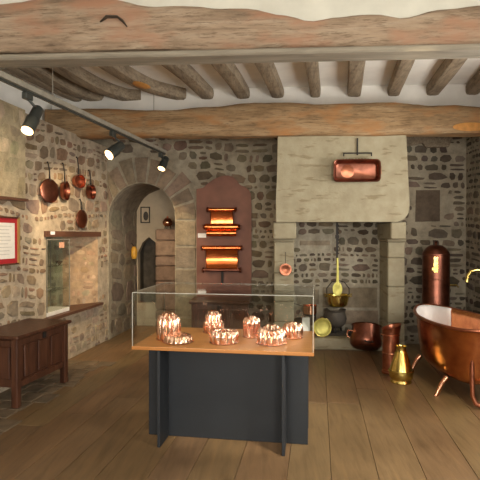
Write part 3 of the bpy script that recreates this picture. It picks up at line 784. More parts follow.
# tall copper can
p = onfloor(393, 375); 
tc = thing('copper_can', 'tall cylindrical copper can with a slanted spout rim on the floor', 'can', (p.x, p.y + .08, 0))
Hc = .55
def slant(r, z, a, j):
    if z > .50: z = .52 + (z - .50) * .6 + .035 * math.cos(a) * (1 if j in (7, 8, 9) else 1); r = r + .012 * max(0, math.cos(a))
    return r, z
mb = MB(); mb.lathe([(.001, 0), (.105, 0), (.108, .02), (.098, .03), (.098, .25), (.094, .44), (.098, .47), (.105, .535), (.108, .54), (.098, .53), (.09, .46), (.09, .06), (.001, .05)], 36, mod=slant, caps=False); mb.build('body', M['oldcopper'], tc, True)
for zz in (.045, .24, .45):
    mb = MB(); mb.tube([(.099 * math.cos(2 * PI * k / 32), .099 * math.sin(2 * PI * k / 32), zz) for k in range(33)], .0045, 6, caps=False); mb.build('band', M['copper'], tc, True)
mb = MB(); mb.tube([(0, .09, .40), (0, .15, .38), (0, .155, .25), (0, .10, .2)], .008, 8); mb.build('handle', M['copper'], tc, True)
# brass jug
p = onfloor(404.5, 386)
bj = thing('brass_jug', 'shiny conical brass jug with flared base in front of the copper can', 'jug', (p.x, p.y + .12, 0))
mb = MB(); mb.lathe([(.001, 0), (.105, 0), (.115, .01), (.105, .035), (.125, .06), (.13, .12), (.125, .14), (.06, .33), (.05, .36), (.058, .395), (.062, .40), (.052, .398), (.044, .36), (.12, .14), (.11, .05), (.001, .03)], 36, caps=False); mb.build('body', M['brass'], bj, True)
mb = MB(); mb.lathe([(.13, .115), (.136, .12), (.136, .135), (.128, .14)], 36, caps=False); mb.build('belt', M['brass'], bj, True)
mb = MB(); mb.tube([(0.02, .05, .37), (.02, .10, .36), (.02, .125, .27), (.02, .10, .21)], .007, 8); mb.build('handle', M['copper'], bj, True)

# ------------------------------------------------------------------ copper fish pan hanging on the hood
p = at(357, 180, 6.2)
rk = thing('pan_rack', 'black iron T-shaped rack fixed to the fireplace hood', 'rack', (onY(357, 139, HY).x, HY - .015, onY(357, 155, HY).z))
mb = MB(); zz = onY(357, 139, HY).z - rk.location.z; mb.box((0, 0, zz / 2), (.016, .02, zz + .01)); mb.build('stem', M['iron'], rk)
mb = MB(); mb.box((0, -.012, .018), (.37, .014, .016))
for s in (-1, 1): mb.box((s * .178, -.012, .0), (.014, .014, .045))
mb.build('crossbar', M['iron'], rk)
a = onY(333.5, 182, HY - .1); b = onY(379.5, 160, HY - .1)
pw, phh = b.x - a.x, b.z - a.z
fpn = thing('copper_fish_pan', 'oblong copper pan hanging face-out on the fireplace hood', 'pan', ((a.x + b.x) / 2, HY - .035, a.z))
def rr_loop(w_, h_, r_, n_=6):
    pts = []
    for cx, cy, s0 in ((w_ / 2 - r_, h_ / 2 - r_, 0), (-w_ / 2 + r_, h_ / 2 - r_, 90), (-w_ / 2 + r_, -h_ / 2 + r_, 180), (w_ / 2 - r_, -h_ / 2 + r_, 270)):
        for k in range(n_ + 1): t = R(s0 + 90 * k / n_); pts.append((cx + r_ * math.cos(t), cy + r_ * math.sin(t)))
    return pts
mb = MB(); rings = [(0, .0, .085), (0, -.012, .085), (-.004, -.10, .09), (.012, -.105, .09), (.008, -.11, .09), (-.012, -.10, .085), (-.022, -.035, .08), (-.04, -.022, .07)]
vs = []; L = 28
for off, yy, r_ in rings:
    for (x_, z_) in rr_loop(pw + 2 * off - .01, phh + 2 * off - .01, min(r_, .1) * .6): vs.append((x_, yy, z_ + phh / 2))
fs = [tuple(range(L))]
for j in range(len(rings) - 1):
    for k in range(L): fs.append((j * L + k, j * L + (k + 1) % L, (j + 1) * L + (k + 1) % L, (j + 1) * L + k))
fs.append(tuple(range((len(rings) - 1) * L, len(rings) * L)))
mb.add(vs, fs); mb.build('body', M['darkcopper'], fpn, True, 60)
mb = MB()
for k in range(9): mb.tube([(-.17 + k * .04, -.06, phh - .01), (-.15 + k * .04, -.06, phh + .018), (-.13 + k * .04, -.06, phh - .01)], .010, 6)
mb.build('scalloped_edge', M['tin'], fpn, True)
mb = MB(); mb.lathe([(.001, .012), (.05, .009), (.085, 0), (.001, -.001)], 28, Matrix.Translation((-.11, -.024, phh / 2)) @ Matrix.Rotation(R(90), 4, 'X'), caps=False); mb.build('round_boss', M['oldcopper'], fpn, True)
mb = MB(); mb.tube([(pw / 2 - .03, -.05, phh * .3), (pw / 2 + .015, -.06, phh * .35), (pw / 2 + .015, -.06, phh * .7), (pw / 2 - .03, -.05, phh * .75)], .009, 8); mb.build('handle', M['oldcopper'], fpn, True)

# small copper ladle on the left jamb
p = onY(285.5, 275, 6.70)
ld = thing('copper_ladle', 'small round copper ladle hanging on the left fireplace jamb', 'ladle', (p.x, 6.70, p.z))
Tm = Matrix.Translation((0, -.02, .075)) @ Matrix.Rotation(R(90), 4, 'X')
mb = MB(); mb.lathe([(.001, -.012), (.05, -.006), (.08, .012), (.084, .014), (.076, .016), (.045, .002), (.001, -.004)], 28, Tm, caps=False)
mb.build('bowl', M['oldcopper'], ld, True)
mb = MB(); mb.tube([(0, -.02, .15), (0, -.018, .24), (0, -.012, .32)], [.008, .006, .008], 8, flat=.5); mb.build('handle', M['iron'], ld, True)

# ------------------------------------------------------------------ red board with the two reflector ovens
def up(px, py): v = onY(px, py, BACK_Y - .06); return (v.x, v.z)
shape = [(196.5, 189), (203, 188), (207, 184), (214, 179), (222, 176), (228, 175.5), (233, 177), (237, 181), (240, 185), (245, 187), (249, 190), (251, 194), (251.5, 205), (251.5, 302), (196.5, 302)]
rb = MB(); rb.prism([[up(*q) for q in reversed(shape)]], 0.024, 0.060, BF)
tag(rb.build('display_board', M['redboard']), 'tall red-brown shaped wooden board fixed to the back wall', 'board')
W0 = 7.2 / F
def oven(px, ptop, pbot, w_top, w_bot, label, kind):
    c = onY(px, pbot, BACK_Y - .06); h = (pbot - ptop) * W0
    t = thing('copper_reflector_oven', label, 'oven', (c.x, BACK_Y - .06, c.z), group=None)
    # concave back plate
    mb = MB(); n_ = 10; vs = []; fs = []
    for i in range(n_ + 1):
        k = i / n_; z_ = h * (.12 + .76 * k); y_ = -.085 - .035 * (2 * k - 1) ** 2
        vs += [(-w_top / 2 * .82, y_, z_), (w_top / 2 * .82, y_, z_), (w_top / 2 * .82, y_ + .006, z_), (-w_top / 2 * .82, y_ + .006, z_)]
    for i in range(n_):
        for k in range(4): fs.append((i * 4 + k, i * 4 + (k + 1) % 4, i * 4 + 4 + (k + 1) % 4, i * 4 + 4 + k))
    fs += [(0, 1, 2, 3), (n_ * 4 + 3, n_ * 4 + 2, n_ * 4 + 1, n_ * 4)]
    mb.add(vs, fs); mb.build('back_plate', M['redcopper'], t, True)
    for s in (-1, 1):
        mb = MB(); pr_ = [(-.01, h * .06), (-.15, h * .06), (-.155, h * .2), (-.09, h * .5), (-.15, h * .85), (-.13, h * .95), (-.01, h * .95)]
        mb.prism([pr_], -.005, .005, lambda u_, v_, d_, s=s: Vector((s * w_top / 2 * .83 + d_, u_, v_))); mb.build('side_plate', M['darkcopper'], t)
    mb = MB(); mb.tube([(-w_top / 2, -.13, h * .93), (w_top / 2, -.13, h * .93)], .035 if kind else .028, 14); mb.build('top_rail', M['redcopper'], t, True)
    if kind == 0:
        mb = MB(); mb.tube([(-w_bot / 2 * .94, -.14, h * .34), (w_bot / 2 * .94, -.14, h * .34)], .05, 16); mb.build('drip_roll', M['redcopper'], t, True)
        mb = MB(); mb.tube([(-w_bot / 2 * .85, -.15, h * .13), (w_bot / 2 * .85, -.15, h * .13)], .045, 16); mb.build('drip_tray', M['redcopper'], t, True)
    else:
        mb = MB(); mb.tube([(-w_bot / 2, -.13, h * .06), (w_bot / 2, -.13, h * .06)], .022, 12); mb.build('bottom_rail', M['darkcopper'], t, True)
        mb = MB(); mb.box((.0, -.03, -.12), (.035, .02, .26)); mb.build('stand_rod', M['iron'], t)
    for s in (-1, 1):
        for zz, ww in ((h * .93, w_top), (h * (.34 if kind == 0 else .06), w_bot)):
            mb = MB(); mb.lathe([(.001, -.02), (.03, -.018), (.045, 0), (.03, .018), (.001, .02)], 14, Matrix.Translation((s * (ww / 2 + .005), -.13, zz)) @ Matrix.Rotation(R(90), 4, 'Y'), caps=False)
            mb.build('end_knob', M['darkcopper'], t, True)
oven(222.5, 208, 237, 27 * W0, 34 * W0, 'upper shiny copper reflector oven mounted on the red-brown board', 0)
oven(222.5, 246, 271, 38 * W0, 36 * W0, 'lower copper reflector oven on the red-brown board with iron rod beneath', 1)
for (px, py, lab) in ((202, 235.5, 'small white caption card beside the upper reflector oven'), (201.5, 291, 'small white caption card low on the red-brown board')):
    c = onY(px, py, BACK_Y - .06); mb = MB(); mb.box((c.x, BACK_Y - .059, c.z), (.125, .004, .065)); tag(mb.build('caption_card', M['card']), lab, 'card', None)

# dark coffer under the board
a = onY(189, 300, 6.72).x; b = onY(250, 300, 6.72).x
cf = thing('wooden_coffer', 'dark wooden coffer below the red-brown board, seen through the glass', 'chest', ((a + b) / 2, 6.95, 0))
wc = b - a
mb = MB(); mb.box((0, 0, .36), (wc - .06, .42, .56), bev=.006); mb.build('body', M['darkwood'], cf)
mb = MB(); mb.box((0, -.01, .665), (wc, .49, .05), bev=.012); mb.build('lid', M['darkwood'], cf)
for k in (-1, 0, 1):
    mb = MB(); mb.box((k * (wc - .06) / 3.05, -.215, .38), ((wc - .06) / 3.6, .02, .36), bev=.008); mb.build('panel', M['darkwood'], cf)
for sx in (-1, 1):
    for sy in (-1, 1):
        mb = MB(); mb.box((sx * (wc / 2 - .06), sy * .18, .04), (.07, .07, .08)); mb.build('foot', M['darkwood'], cf)
lk = MB(); lk.box((0, -.232, .58), (.06, .012, .08)); lk.build('lock_plate', M['iron'], cf)

# copper boiler beyond the bath
p = onfloor(436, 340); D = 7.0
p = C((436 - 240) / F * 6.75, 6.75, 0)
bo = thing('copper_boiler', 'tall dark copper cylindrical boiler with domed lid behind the bath', 'boiler', p)
zt = EYE - 7 * 6.75 / F
r0 = .182
mb = MB(); mb.lathe([(.001, 0), (r0, 0), (r0 + .008, .02), (r0, .04), (r0, zt - .17), (r0 + .006, zt - .165), (r0 + .004, zt - .15), (r0 - .005, zt - .145), (.001, zt - .145)], 40, caps=False); mb.build('tank', M['darkcopper'], bo, True)
mb = MB(); mb.lathe([(r0, zt - .146), (r0 - .01, zt - .12), (r0 - .05, zt - .07), (.09, zt - .035), (.06, zt - .03), (.001, zt - .025)], 40, caps=False); ldd = mb.build('lid', M['darkcopper'], bo, True)
mb = MB(); mb.lathe([(.001, zt - .03), (.02, zt - .028), (.014, zt - .01), (.026, zt + .01), (.014, zt + .025), (.001, zt + .027)], 16, caps=False); mb.build('knob', M['darkcopper'], ldd, True)
dcam = (Vector((0, 0, 0)) - p).normalized(); ang = math.atan2(dcam.y, dcam.x)
zb = EYE - (264 - 236) * 6.75 / F
mb = MB(); mb.box((r0 + .004, .0, zb), (.008, .06, .22), T=Matrix.Rotation(ang, 4, 'Z'), bev=.003); mb.box((r0 + .01, -.01, zb - .06), (.012, .085, .05), T=Matrix.Rotation(ang, 4, 'Z'), bev=.003); mb.build('maker_plate', M['brass'], bo)
zb = EYE - (285 - 236) * 6.75 / F
mb = MB(); mb.tube([(r0 * .9, 0, zb), (r0 + .10, -.02, zb), (r0 + .12, -.02, zb - .03)], .01, 8); mb.build('tap', M['brass'], bo, True)
for zz in (.5, 1.0):
    mb = MB(); mb.tube([((r0 + .002) * math.cos(2 * PI * k / 36), (r0 + .002) * math.sin(2 * PI * k / 36), zz) for k in range(37)], .005, 6, caps=False); mb.build('band', M['darkcopper'], bo, True)

# ------------------------------------------------------------------ bath tub
tb = thing('copper_bathtub', 'large polished copper bathtub on short splayed legs at right', 'bathtub', C(2.31, 5.22, 0), rz=YAW + R(-4))
HL, HW = 0.90, 0.335
def tubring(t, inner=0.0, n_=56):
    # t: 0 bottom .. 1 rim; long axis local y, far end +y
    pts = []
    for k in range(n_):
        a = 2 * PI * k / n_; c, s = math.cos(a), math.sin(a); p_ = 2.5
        q = (abs(c) ** p_ + abs(s) ** p_) ** (-1 / p_)
        sc_w = (.84 + .16 * math.sin(min(1, t * 1.1) * PI / 2)) - inner
        far = max(0, s) ; near = max(0, -s)
        sc_l = (.84 + .16 * t ** .9) - inner * .5
        taper = 1 - .46 * max(0, s * q) ** 1.25
        x_ = HW * sc_w * q * c * taper; y_ = HL * sc_l * q * s
        zr = .72 + .0 * max(0, s * q) ** 3 + .02 * near ** 2
        z_ = .18 + (zr - .18) * t
        if t > .93: x_ += .02 * c; y_ += .02 * s
        pts.append((x_, y_, z_ + (.012 if inner else 0)))
    return pts
N = 56
def shell(inner, ts):
    mb = MB(); vs = []
    for t in ts: vs += tubring(t, inner)
    fs = []
    for j in range(len(ts) - 1):
        for k in range(N): fs.append((j * N + k, j * N + (k + 1) % N, (j + 1) * N + (k + 1) % N, (j + 1) * N + k))
    fs.append(tuple(range(N)))
    mb.add(vs, fs); return mb
ts = [0, .01, .03, .07, .12, .18, .28, .42, .56, .7, .82, .92, 1.0]
def rounded(mb):
    
    def f(z_): t_ = max(0, 1 - (z_ - .18) / .13); return 1 - math.sqrt(max(0, 1 - t_ * t_))
    mb.v = [(x_ * (1 - .42 * f(z_)), y_ * (1 - .16 * f(z_)), z_) for x_, y_, z_ in mb.v]; return mb
rounded(shell(0, ts)).build('body', M['tub'], tb, True, 60)
rounded(shell(.035, ts)).build('lining', M['tub'], tb, True, 60)
rim = tubring(1.0); rim.append(rim[0]); rim.append(rim[1])
mb = MB(); mb.tube(rim, .016, 10, caps=False); mb.build('rolled_rim', M['oldcopper'], tb, True)
for sx in (-1, 1):
    for sy in (-.45, .42):
        mb = MB(); mb.tube([(sx * .21, sy, .19), (sx * .26, sy, .13), (sx * .31, sy, .01), (sx * .33, sy, .006)], [.03, .024, .018, .02], 10); mb.build('leg', M['copper'], tb, True)
# white cloth lining the far end
mb = MB(); vs = []; fs = []
tt = [.3, .45, .6, .8, .92, .975]
ks = list(range(6, 27))                       # arc of the far end
for t in tt:
    rg = tubring(min(t, 1), .055)
    for k in ks: vs.append(Vector(rg[k]) + Vector((0, 0, .004)))
rg = tubring(1.0)
for dz, dd in ():
    for k in ks: 
        v_ = Vector(rg[k]); n_ = Vector((v_.x / HW ** 2, v_.y / HL ** 2, 0)).normalized()
        vs.append(v_ + n_ * dd + Vector((0, 0, dz)))
m_ = len(ks); rows = len(tt)
for j in range(rows - 1):
    for k in range(m_ - 1): fs.append((j * m_ + k, j * m_ + k + 1, (j + 1) * m_ + k + 1, (j + 1) * m_ + k))
mb.add(vs, fs)
cloth = mb.build('bath_sheet', M['white'], None, True, 70)
cloth.location = tb.location; cloth.rotation_euler = tb.rotation_euler
sm = cloth.modifiers.new('thickness', 'SOLIDIFY'); sm.thickness = .004; sm.offset = 0
tag(cloth, 'white linen sheet draped over the far end of the copper bath', 'sheet')

# waste pipe and valve in front of the bath
p = onfloor(476, 409)
wp = thing('copper_drain_pipe', 'upright copper pipe with valve in front of the bath', 'pipe', (p.x, p.y, 0))
mb = MB(); mb.tube([(-.03, .0, .60), (-.03, 0, .3), (-.025, 0, .12), (0, -.01, .05), (.06, -.02, .02), (.1, -.03, .02)], [.021, .021, .021, .023, .023, .021], 12); mb.build('riser', M['oldcopper'], wp, True)
mb = MB(); mb.tube([(-.03, 0, .50), (.06, .03, .50), (.16, .08, .50)], .014, 10); mb.lathe([(.001, -.02), (.03, -.018), (.03, .018), (.001, .02)], 14, Matrix.Translation((.01, .01, .50)) @ Matrix.Rotation(R(90), 4, 'Y'), caps=False); mb.build('valve', M['tin'], wp, True)
mb = MB(); mb.lathe([(.001, 0), (.024, 0), (.028, .01), (.024, .03), (.001, .032)], 14, Matrix.Translation((-.03, 0, .595)), caps=False); mb.build('cap', M['oldcopper'], wp, True)

# brass bath taps over the tub
p = at(467, 290, 5.6)
bt = thing('brass_bath_taps', 'pair of curved brass bath spouts on a wall pipe at right edge', 'tap', (2.9, p.y, 1.12))
dx = p.x - 2.9
mb = MB(); mb.tube([(0, 0, .05), (dx + .17, 0, .05)], .014, 10); mb.build('wall_pipe', M['brass'], bt, True)
for k, (o_, yy) in enumerate(((0, 0), (.15, -.1))):
    mb = MB(); pts = [(dx + .2 + o_, yy, .06), (dx + .12 + o_, yy, .085), (dx + .05 + o_, yy, .07), (dx + .01 + o_, yy, .02), (dx + o_, yy, -.06)]
    mb.tube(pts, [.022, .02, .018, .018, .022], 12); mb.build('spout', M['brass'], bt, True)
mb = MB(); mb.tube([(dx + .2, 0, .05), (dx + .35, -.1, .05)], .018, 10); mb.build('connector', M['brass'], bt, True)

# ------------------------------------------------------------------ display table and glass case
TR = YAW - R(8.6)
FL = C(-.825, 3.64, 0); FR = C(.53, 3.43, 0)
ax = (FR - FL).normalized(); ay = Vector((-ax.y, ax.x, 0)); TW = (FR - FL).length; TD = .80
tc_ = FL + ax * (TW / 2) + ay * (TD / 2); trz = math.atan2(ax.y, ax.x)
dt = thing('display_table', 'display table with honey wood top on black panel base in the room centre', 'table', (tc_.x, tc_.y, 0), trz)
mb = MB(); mb.box((0, 0, .749), (TW, TD, .026), bev=.003); mb.build('tabletop', M['beech'], dt)
mb = MB(); mb.box((.005, -.16, .368), (1.27, .022, .735), bev=.002); mb.build('long_panel', M['black'], dt)
mb = MB(); mb.box((.005, .16, .368), (1.27, .022, .735), bev=.002); mb.build('long_panel', M['black'], dt)
for xx in (-.475, .465):
    mb = MB(); mb.box((xx, -.282, .367), (.022, .22, .734), bev=.002); mb.build('fin_panel', M['black'], dt)
    mb = MB(); mb.box((xx, .277, .367), (.022, .21, .734), bev=.002); mb.build('fin_panel', M['black'], dt)
gc = thing('glass_case', 'clear glass showcase box covering the copper moulds', 'showcase', (tc_.x, tc_.y, .7625), trz)
gw, gd, gh = TW - .012, TD - .012, .405; g = .006
for nm, c_, d_ in (('f', (0, -gd / 2 + g / 2, gh / 2), (gw, g, gh)), ('b', (0, gd / 2 - g / 2, gh / 2), (gw, g, gh)), ('l', (-gw / 2 + g / 2, 0, gh / 2), (g, gd - 2 * g, gh)), ('r', (gw / 2 - g / 2, 0, gh / 2), (g, gd - 2 * g, gh)), ('t', (0, 0, gh + g / 2), (gw, gd, g))):
    mb = MB(); mb.box(c_, d_); mb.build('glass_pane', M['glass'], gc)
e = .0045
mb = MB()
for sx in (-1, 1):
    for sy in (-1, 1): mb.box((sx * (gw / 2), sy * (gd / 2), gh / 2), (e, e, gh))
for sy in (-1, 1): mb.box((0, sy * gd / 2, gh + e / 2), (gw, e, e))
for sx in (-1, 1): mb.box((sx * gw / 2, 0, gh + e / 2), (e, gd, e))
mb.build('edge_trim', M['edge'], gc)

def flute(n_, amp, zb=.35):
    def f(r, z, a, j):
        k = abs(math.cos(n_ * a / 2))
        if j and r > .002: r = r * (1 + amp * k - amp * .5); z = z + .03 * r * k * (1 if z > .03 else 0)
        return r, z
    return f
def mould(px, py, label, parts, rz=0, s=1.0):
    d = .838 * F / (py - HZ); r_ = max(p_[0] for p_ in parts[0][1]) * s
    p_ = C((px - 240) / F * (d + r_), d + r_, .7635)
    t = thing('copper_mould', label, 'mould', p_, rz, 'copper moulds in the glass case')
    for nm, prof, mod in parts:
        mb = MB(); mb.lathe([(a * s, b * s) for a, b in prof], 140, mod=mod, caps=False); mb.build(nm, M['mould'], t, True, 50)
    return t
def cl_(prof): return [(.001, prof[0][1])] + prof + [(.001, prof[-1][1])]
mould(168.5, 342, 'tallest copper jelly mould, deeply fluted, at the left of the case', [
    ('rim', cl_([(.098, 0), (.102, .006), (.096, .012)]), None),
    ('body', [(.094, .01), (.093, .06), (.090, .12), (.085, .15), (.080, .175), (.066, .195), (.05, .19), (.03, .17), (.02, .165), (.001, .165)], flute(10, .2)),
    ('crown', [(.05, .17), (.046, .205), (.034, .215), (.018, .21), (.001, .205)], flute(6, .4))])
mould(178, 345.5, 'flat low ring mould lying in front of the tallest mould', [
    ('rim', cl_([(.118, 0), (.124, .004), (.117, .008)]), None),
    ('body', [(.116, .006), (.106, .03), (.094, .05), (.08, .055), (.070, .05), (.06, .04), (.001, .035)], flute(16, .14))])
mould(213.5, 334.5, 'round stepped tower mould near the back, left of centre', [
    ('rim', cl_([(.090, 0), (.094, .005), (.088, .01)]), None),
    ('body', [(.085, .008), (.086, .05), (.082, .085), (.07, .09), (.068, .10), (.068, .13), (.062, .155), (.045, .16), (.001, .15)], flute(12, .18)),
    ('crown', [(.045, .15), (.04, .175), (.025, .185), (.001, .18)], flute(6, .35))])
mould(224, 346, 'wide low crown-shaped mould at the front, left of centre', [
    ('rim', cl_([(.112, 0), (.117, .005), (.110, .01)]), None),
    ('body', [(.108, .008), (.108, .045), (.104, .075), (.092, .09), (.076, .085), (.07, .06), (.05, .055), (.001, .055)], flute(12, .2)),
    ('crown', [(.055, .05), (.05, .08), (.035, .09), (.001, .085)], flute(8, .3))])
mould(251.5, 339, 'upright castle-shaped mould with knobbed top in the centre', [
    ('rim', cl_([(.072, 0), (.076, .005), (.07, .01)]), None),
    ('body', [(.068, .008), (.067, .06), (.068, .11), (.066, .135), (.055, .155), (.042, .14), (.001, .13)], flute(9, .2)),
    ('crown', [(.03, .13), (.028, .165), (.018, .175), (.001, .17)], flute(6, .3))])
mould(271.5, 347, 'large domed mould with scalloped sides at the front, right of centre', [
    ('rim', cl_([(.114, 0), (.12, .005), (.112, .01)]), None),
    ('body', [(.108, .008), (.108, .05), (.1, .085), (.084, .115), (.068, .12), (.055, .105), (.001, .10)], flute(14, .22)),
    ('crown', [(.05, .1), (.046, .13), (.03, .145), (.001, .14)], flute(7, .35))])
mould(293, 340, 'small domed fluted mould at the right end of the case', [
    ('rim', cl_([(.080, 0), (.084, .005), (.079, .01)]), None),
    ('body', [(.076, .008), (.077, .05), (.074, .09), (.06, .115), (.045, .11), (.03, .095), (.001, .095)], flute(10, .22)),
    ('crown', [(.028, .09), (.026, .12), (.016, .13), (.001, .128)], flute(5, .3))])
p = C((306.5 - 240) / F * 4.22, 4.22, .7635)
mb = MB(); mb.prism([[(-.032, 0), (.032, 0), (.032, .115), (-.032, .115)]], -.0015, .0015, lambda u_, v_, d_: Vector((u_, -d_ + .018 * v_ / .115, v_)))
mb.prism([[(-.032, 0), (.032, 0), (.032, .115), (-.032, .115)]], -.0015, .0015, lambda u_, v_, d_: Vector((u_, -d_ + .04 - .018 * v_ / .115, v_)))
cdd = mb.build('tent_card', M['card']); cdd.location = p; cdd.rotation_euler = (0, 0, trz + .25)
tag(cdd, 'white folded card standing at the right end inside the glass case', 'card')

# ------------------------------------------------------------------ left wall: pans, notice, chest, glass cabinet
def pan(px, py, rx, rz_, hz_, label, tilt, deep, mat, top):
    u_, v_ = onleft(px - 1.5, py); c = LF(u_, v_, .045 + rx * abs(math.sin(R(tilt))))
    D_ = u_ * math.cos(R(9.2))
    t = thing('copper_pan', label, 'pan', (c.x, c.y, v_), -LROT + R(90) - 0, 'copper pans hanging on the left wall')
    # local frame: x along wall (towards back), y towards wall, z up; the dish faces -y (into the room)
    Tm = Matrix.Rotation(R(tilt), 4, 'Z') @ Matrix.Rotation(R(90), 4, 'X') @ Matrix.Scale(rz_ / rx, 4, (0, 1, 0))
    r_ = rx
    mb = MB(); mb.lathe([(.001, -deep * .5), (r_ * .8, -deep * .5), (r_ * .9, -deep * .4), (r_, deep * .5), (r_ * 1.02, deep * .55), (r_ * .97, deep * .5), (r_ * .85, -deep * .3), (r_ * .5, -deep * .4), (.001, -deep * .4)] if deep > .03 else
       [(.001, -.012), (r_ * .9, -.010), (r_, -.004), (r_ * 1.01, .004), (r_ * .96, .008), (r_ * .6, .013), (.001, .014)], 36, Tm, caps=False)
    mb.build('dish', mat, t, True)
    zt_ = (py - top) * D_ / F
    mb = MB(); mb.tube([(0, 0.0, rz_ * .8), (0, .0, rz_ + (zt_ - rz_) * .4), (0.005, .02, zt_ - .02), (0.005, .035, zt_)], [.014, .009, .008, .012], 8, flat=.5); mb.build('handle', M['iron'], t, True)
    return t
pan(45.5, 191, .145, .142, .3, 'largest round copper lid hanging leftmost on the left wall', -13, .02, M['darkcopper'], 162)
pan(62.5, 191, .105, .12, .3, 'dark copper pan hanging second from left on the left wall', 6, .05, M['darkcopper'], 163)
pan(76, 181.5, .11, .09, .3, 'shiny copper ladle pan hanging third from left', -10, .06, M['oldcopper'], 157)
pan(89, 192, .115, .105, .3, 'copper pan hanging rightmost of the upper row', 4, .06, M['darkcopper'], 170)
pan(80, 219, .13, .125, .3, 'copper pan hanging alone below the others, above the niche', -4, .03, M['oldcopper'], 199)

nu, _ = onleft(15.5, 240)
nt_ = thing('framed_notice', 'framed white notice with red mount at the left edge', 'picture', LF(nu - .35, 1.55, 0.028), R(90) - LROT)
def box_n(c_, d_, mat, nm, par=nt_): mb = MB(); mb.box(c_, d_); return mb.build(nm, mat, par)
fw, fh = .70, .50
for c_, d_ in (((0, -.015, fh / 2 - .008), (fw, .03, .016)), ((0, -.015, -fh / 2 + .008), (fw, .03, .016)), ((-fw / 2 + .01, -.015, 0), (.02, .03, fh)), ):
    box_n(c_, d_, M['darkwood'], 'frame')
box_n((fw / 2 - .012, -.015, 0), (.024, .03, fh), M['gold'], 'frame')
box_n((0, -.006, 0), (fw - .04, .01, fh - .03), M['red'], 'mount')
pp = box_n((0, -.012, 0), (fw - .14, .004, fh - .13), M['paper'], 'sheet')
for k in range(9): box_n((-.02 * (k % 3), -.0145, .15 - k * .036), (fw - .24 - .04 * (k % 2), .001, .007), M['ink'], 'text_line', pp)

# chest against the left wall
p0 = C(-2.05, 4.40, 0); p1 = C(-1.875, 5.22, 0)
cdir = (p1 - p0).normalized(); cn = Vector((-cdir.y, cdir.x, 0))      # towards the wall
CL = (p1 - p0).length; CW = .50
cc_ = p0 + cdir * (CL / 2) + cn * (CW / 2); crz = math.atan2(cdir.y, cdir.x)
ch = thing('wooden_chest', 'dark reddish wooden panelled chest against the left wall', 'chest', (cc_.x, cc_.y, 0.01), crz)
# local x along the length (away from viewer), -y faces the room
mb = MB(); mb.box((0, 0, .40), (CL - .05, CW - .05, .44), bev=.004); mb.build('body', M['darkwood'], ch)
mb = MB(); mb.box((0, 0, .655), (CL + .07, CW + .06, .035), bev=.01); mb.build('lid', M['darkwood'], ch)
for sx in (-1, 1):
    for sy in (-1, 1): mb = MB(); mb.box((sx * (CL / 2 - .03), sy * (CW / 2 - .03), .318), (.065, .065, .636), bev=.006); mb.build('leg', M['darkwood'], ch)
for k in range(3):
    mb = MB(); wpn = (CL - .2) / 3; mb.box((-CL / 2 + .1 + wpn * (k + .5), -CW / 2 + .018, .41), (wpn - .05, .02, .30), bev=.008); mb.build('panel', M['darkwood'], ch)
mb = MB(); mb.box((-CL / 2 + .018, 0, .41), (.02, CW - .17, .3), bev=.008); mb.build('panel', M['darkwood'], ch)
mb = MB()
for zz in (.60, .21): mb.box((0, -CW / 2 + .02, zz), (CL - .08, .03, .06), bev=.004)
mb.build('rail', M['darkwood'], ch)
mb = MB(); mb.box((.0, -CW / 2 + .0, .60), (.05, .01, .06)); mb.build('lock_plate', M['iron'], ch)

# glass cabinet in the niche
cu0, cu1 = nu0 + .03, onleft(70, 260)[0]
cab = thing('glass_cabinet', 'small glass display cabinet with shelves standing in the wall niche', 'cabinet', LF((cu0 + cu1) / 2, nz0 + .007, -.14), R(90) - LROT)
cw = cu1 - cu0; cdp = .27; chh = .93
mb = MB(); mb.box((0, 0, .025), (cw, cdp, .05), bev=.004); mb.build('base', M['paper'], cab)
for c_, d_ in (((0, -cdp / 2, .49), (cw, .005, .87)), ((cw / 2, 0, .49), (.005, cdp, .87)), ((-cw / 2, 0, .49), (.005, cdp, .87))):
    mb = MB(); mb.box(c_, d_); mb.build('glass_pane', M['glass'], cab)
for zz in (.30, .60):
    mb = MB(); mb.box((0, 0, zz), (cw - .02, cdp - .02, .008)); mb.build('glass_shelf', M['glass'], cab)
mb = MB()
for sx in (-1, 1):
    for sy in (-1, 1): mb.box((sx * cw / 2, sy * cdp / 2, .49), (.010, .010, .88))
mb.box((0, -cdp / 2, .93), (cw, .014, .014)); mb.box((0, cdp / 2, .93), (cw, .014, .014))
mb.build('frame', M['track'], cab)
def in_cab(x_, y_, z_): return cab.location + Matrix.Rotation(R(90) - LROT, 3, 'Z') @ Vector((x_, y_, z_))
mb = MB(); mb.box((0, 0, 0), (.12, .004, .07)); cdk = mb.build('caption_card', M['pink']); cdk.location = in_cab(cw * .12, -cdp / 2 - .006, .86); cdk.rotation_euler = (0, 0, R(90) - LROT)
tag(cdk, 'small orange-pink card on the top of the niche cabinet glass', 'card')
for nm, x_, z_, lab in (('silver_dish', -.12, .304, 'small silver dish on the lower glass shelf in the niche'), ('silver_cup', -.25, .604, 'small silver cup on the upper glass shelf in the niche'), ('silver_bowl', .12, .604, 'small silver bowl on the upper glass shelf in the niche')):
    q_ = in_cab(x_, -.05, z_)
    prof = {'silver_dish': [(.001, 0), (.04, 0), (.09, .03), (.095, .032), (.04, .008), (.001, .006)], 'silver_cup': [(.001, 0), (.03, 0), (.01, .02), (.01, .04), (.035, .06), (.04, .10), (.035, .10), (.03, .06), (.001, .05)], 'silver_bowl': [(.001, 0), (.03, 0), (.06, .03), (.065, .05), (.06, .05), (.03, .01), (.001, .01)]}[nm]
    mb = MB(); mb.lathe(prof, 24, caps=False); o = mb.build(nm, M['silver'], None, True); o.location = q_; tag(o, lab, nm.split('_')[1])
q_ = LF(onleft(50, 231)[0], 0, .025)
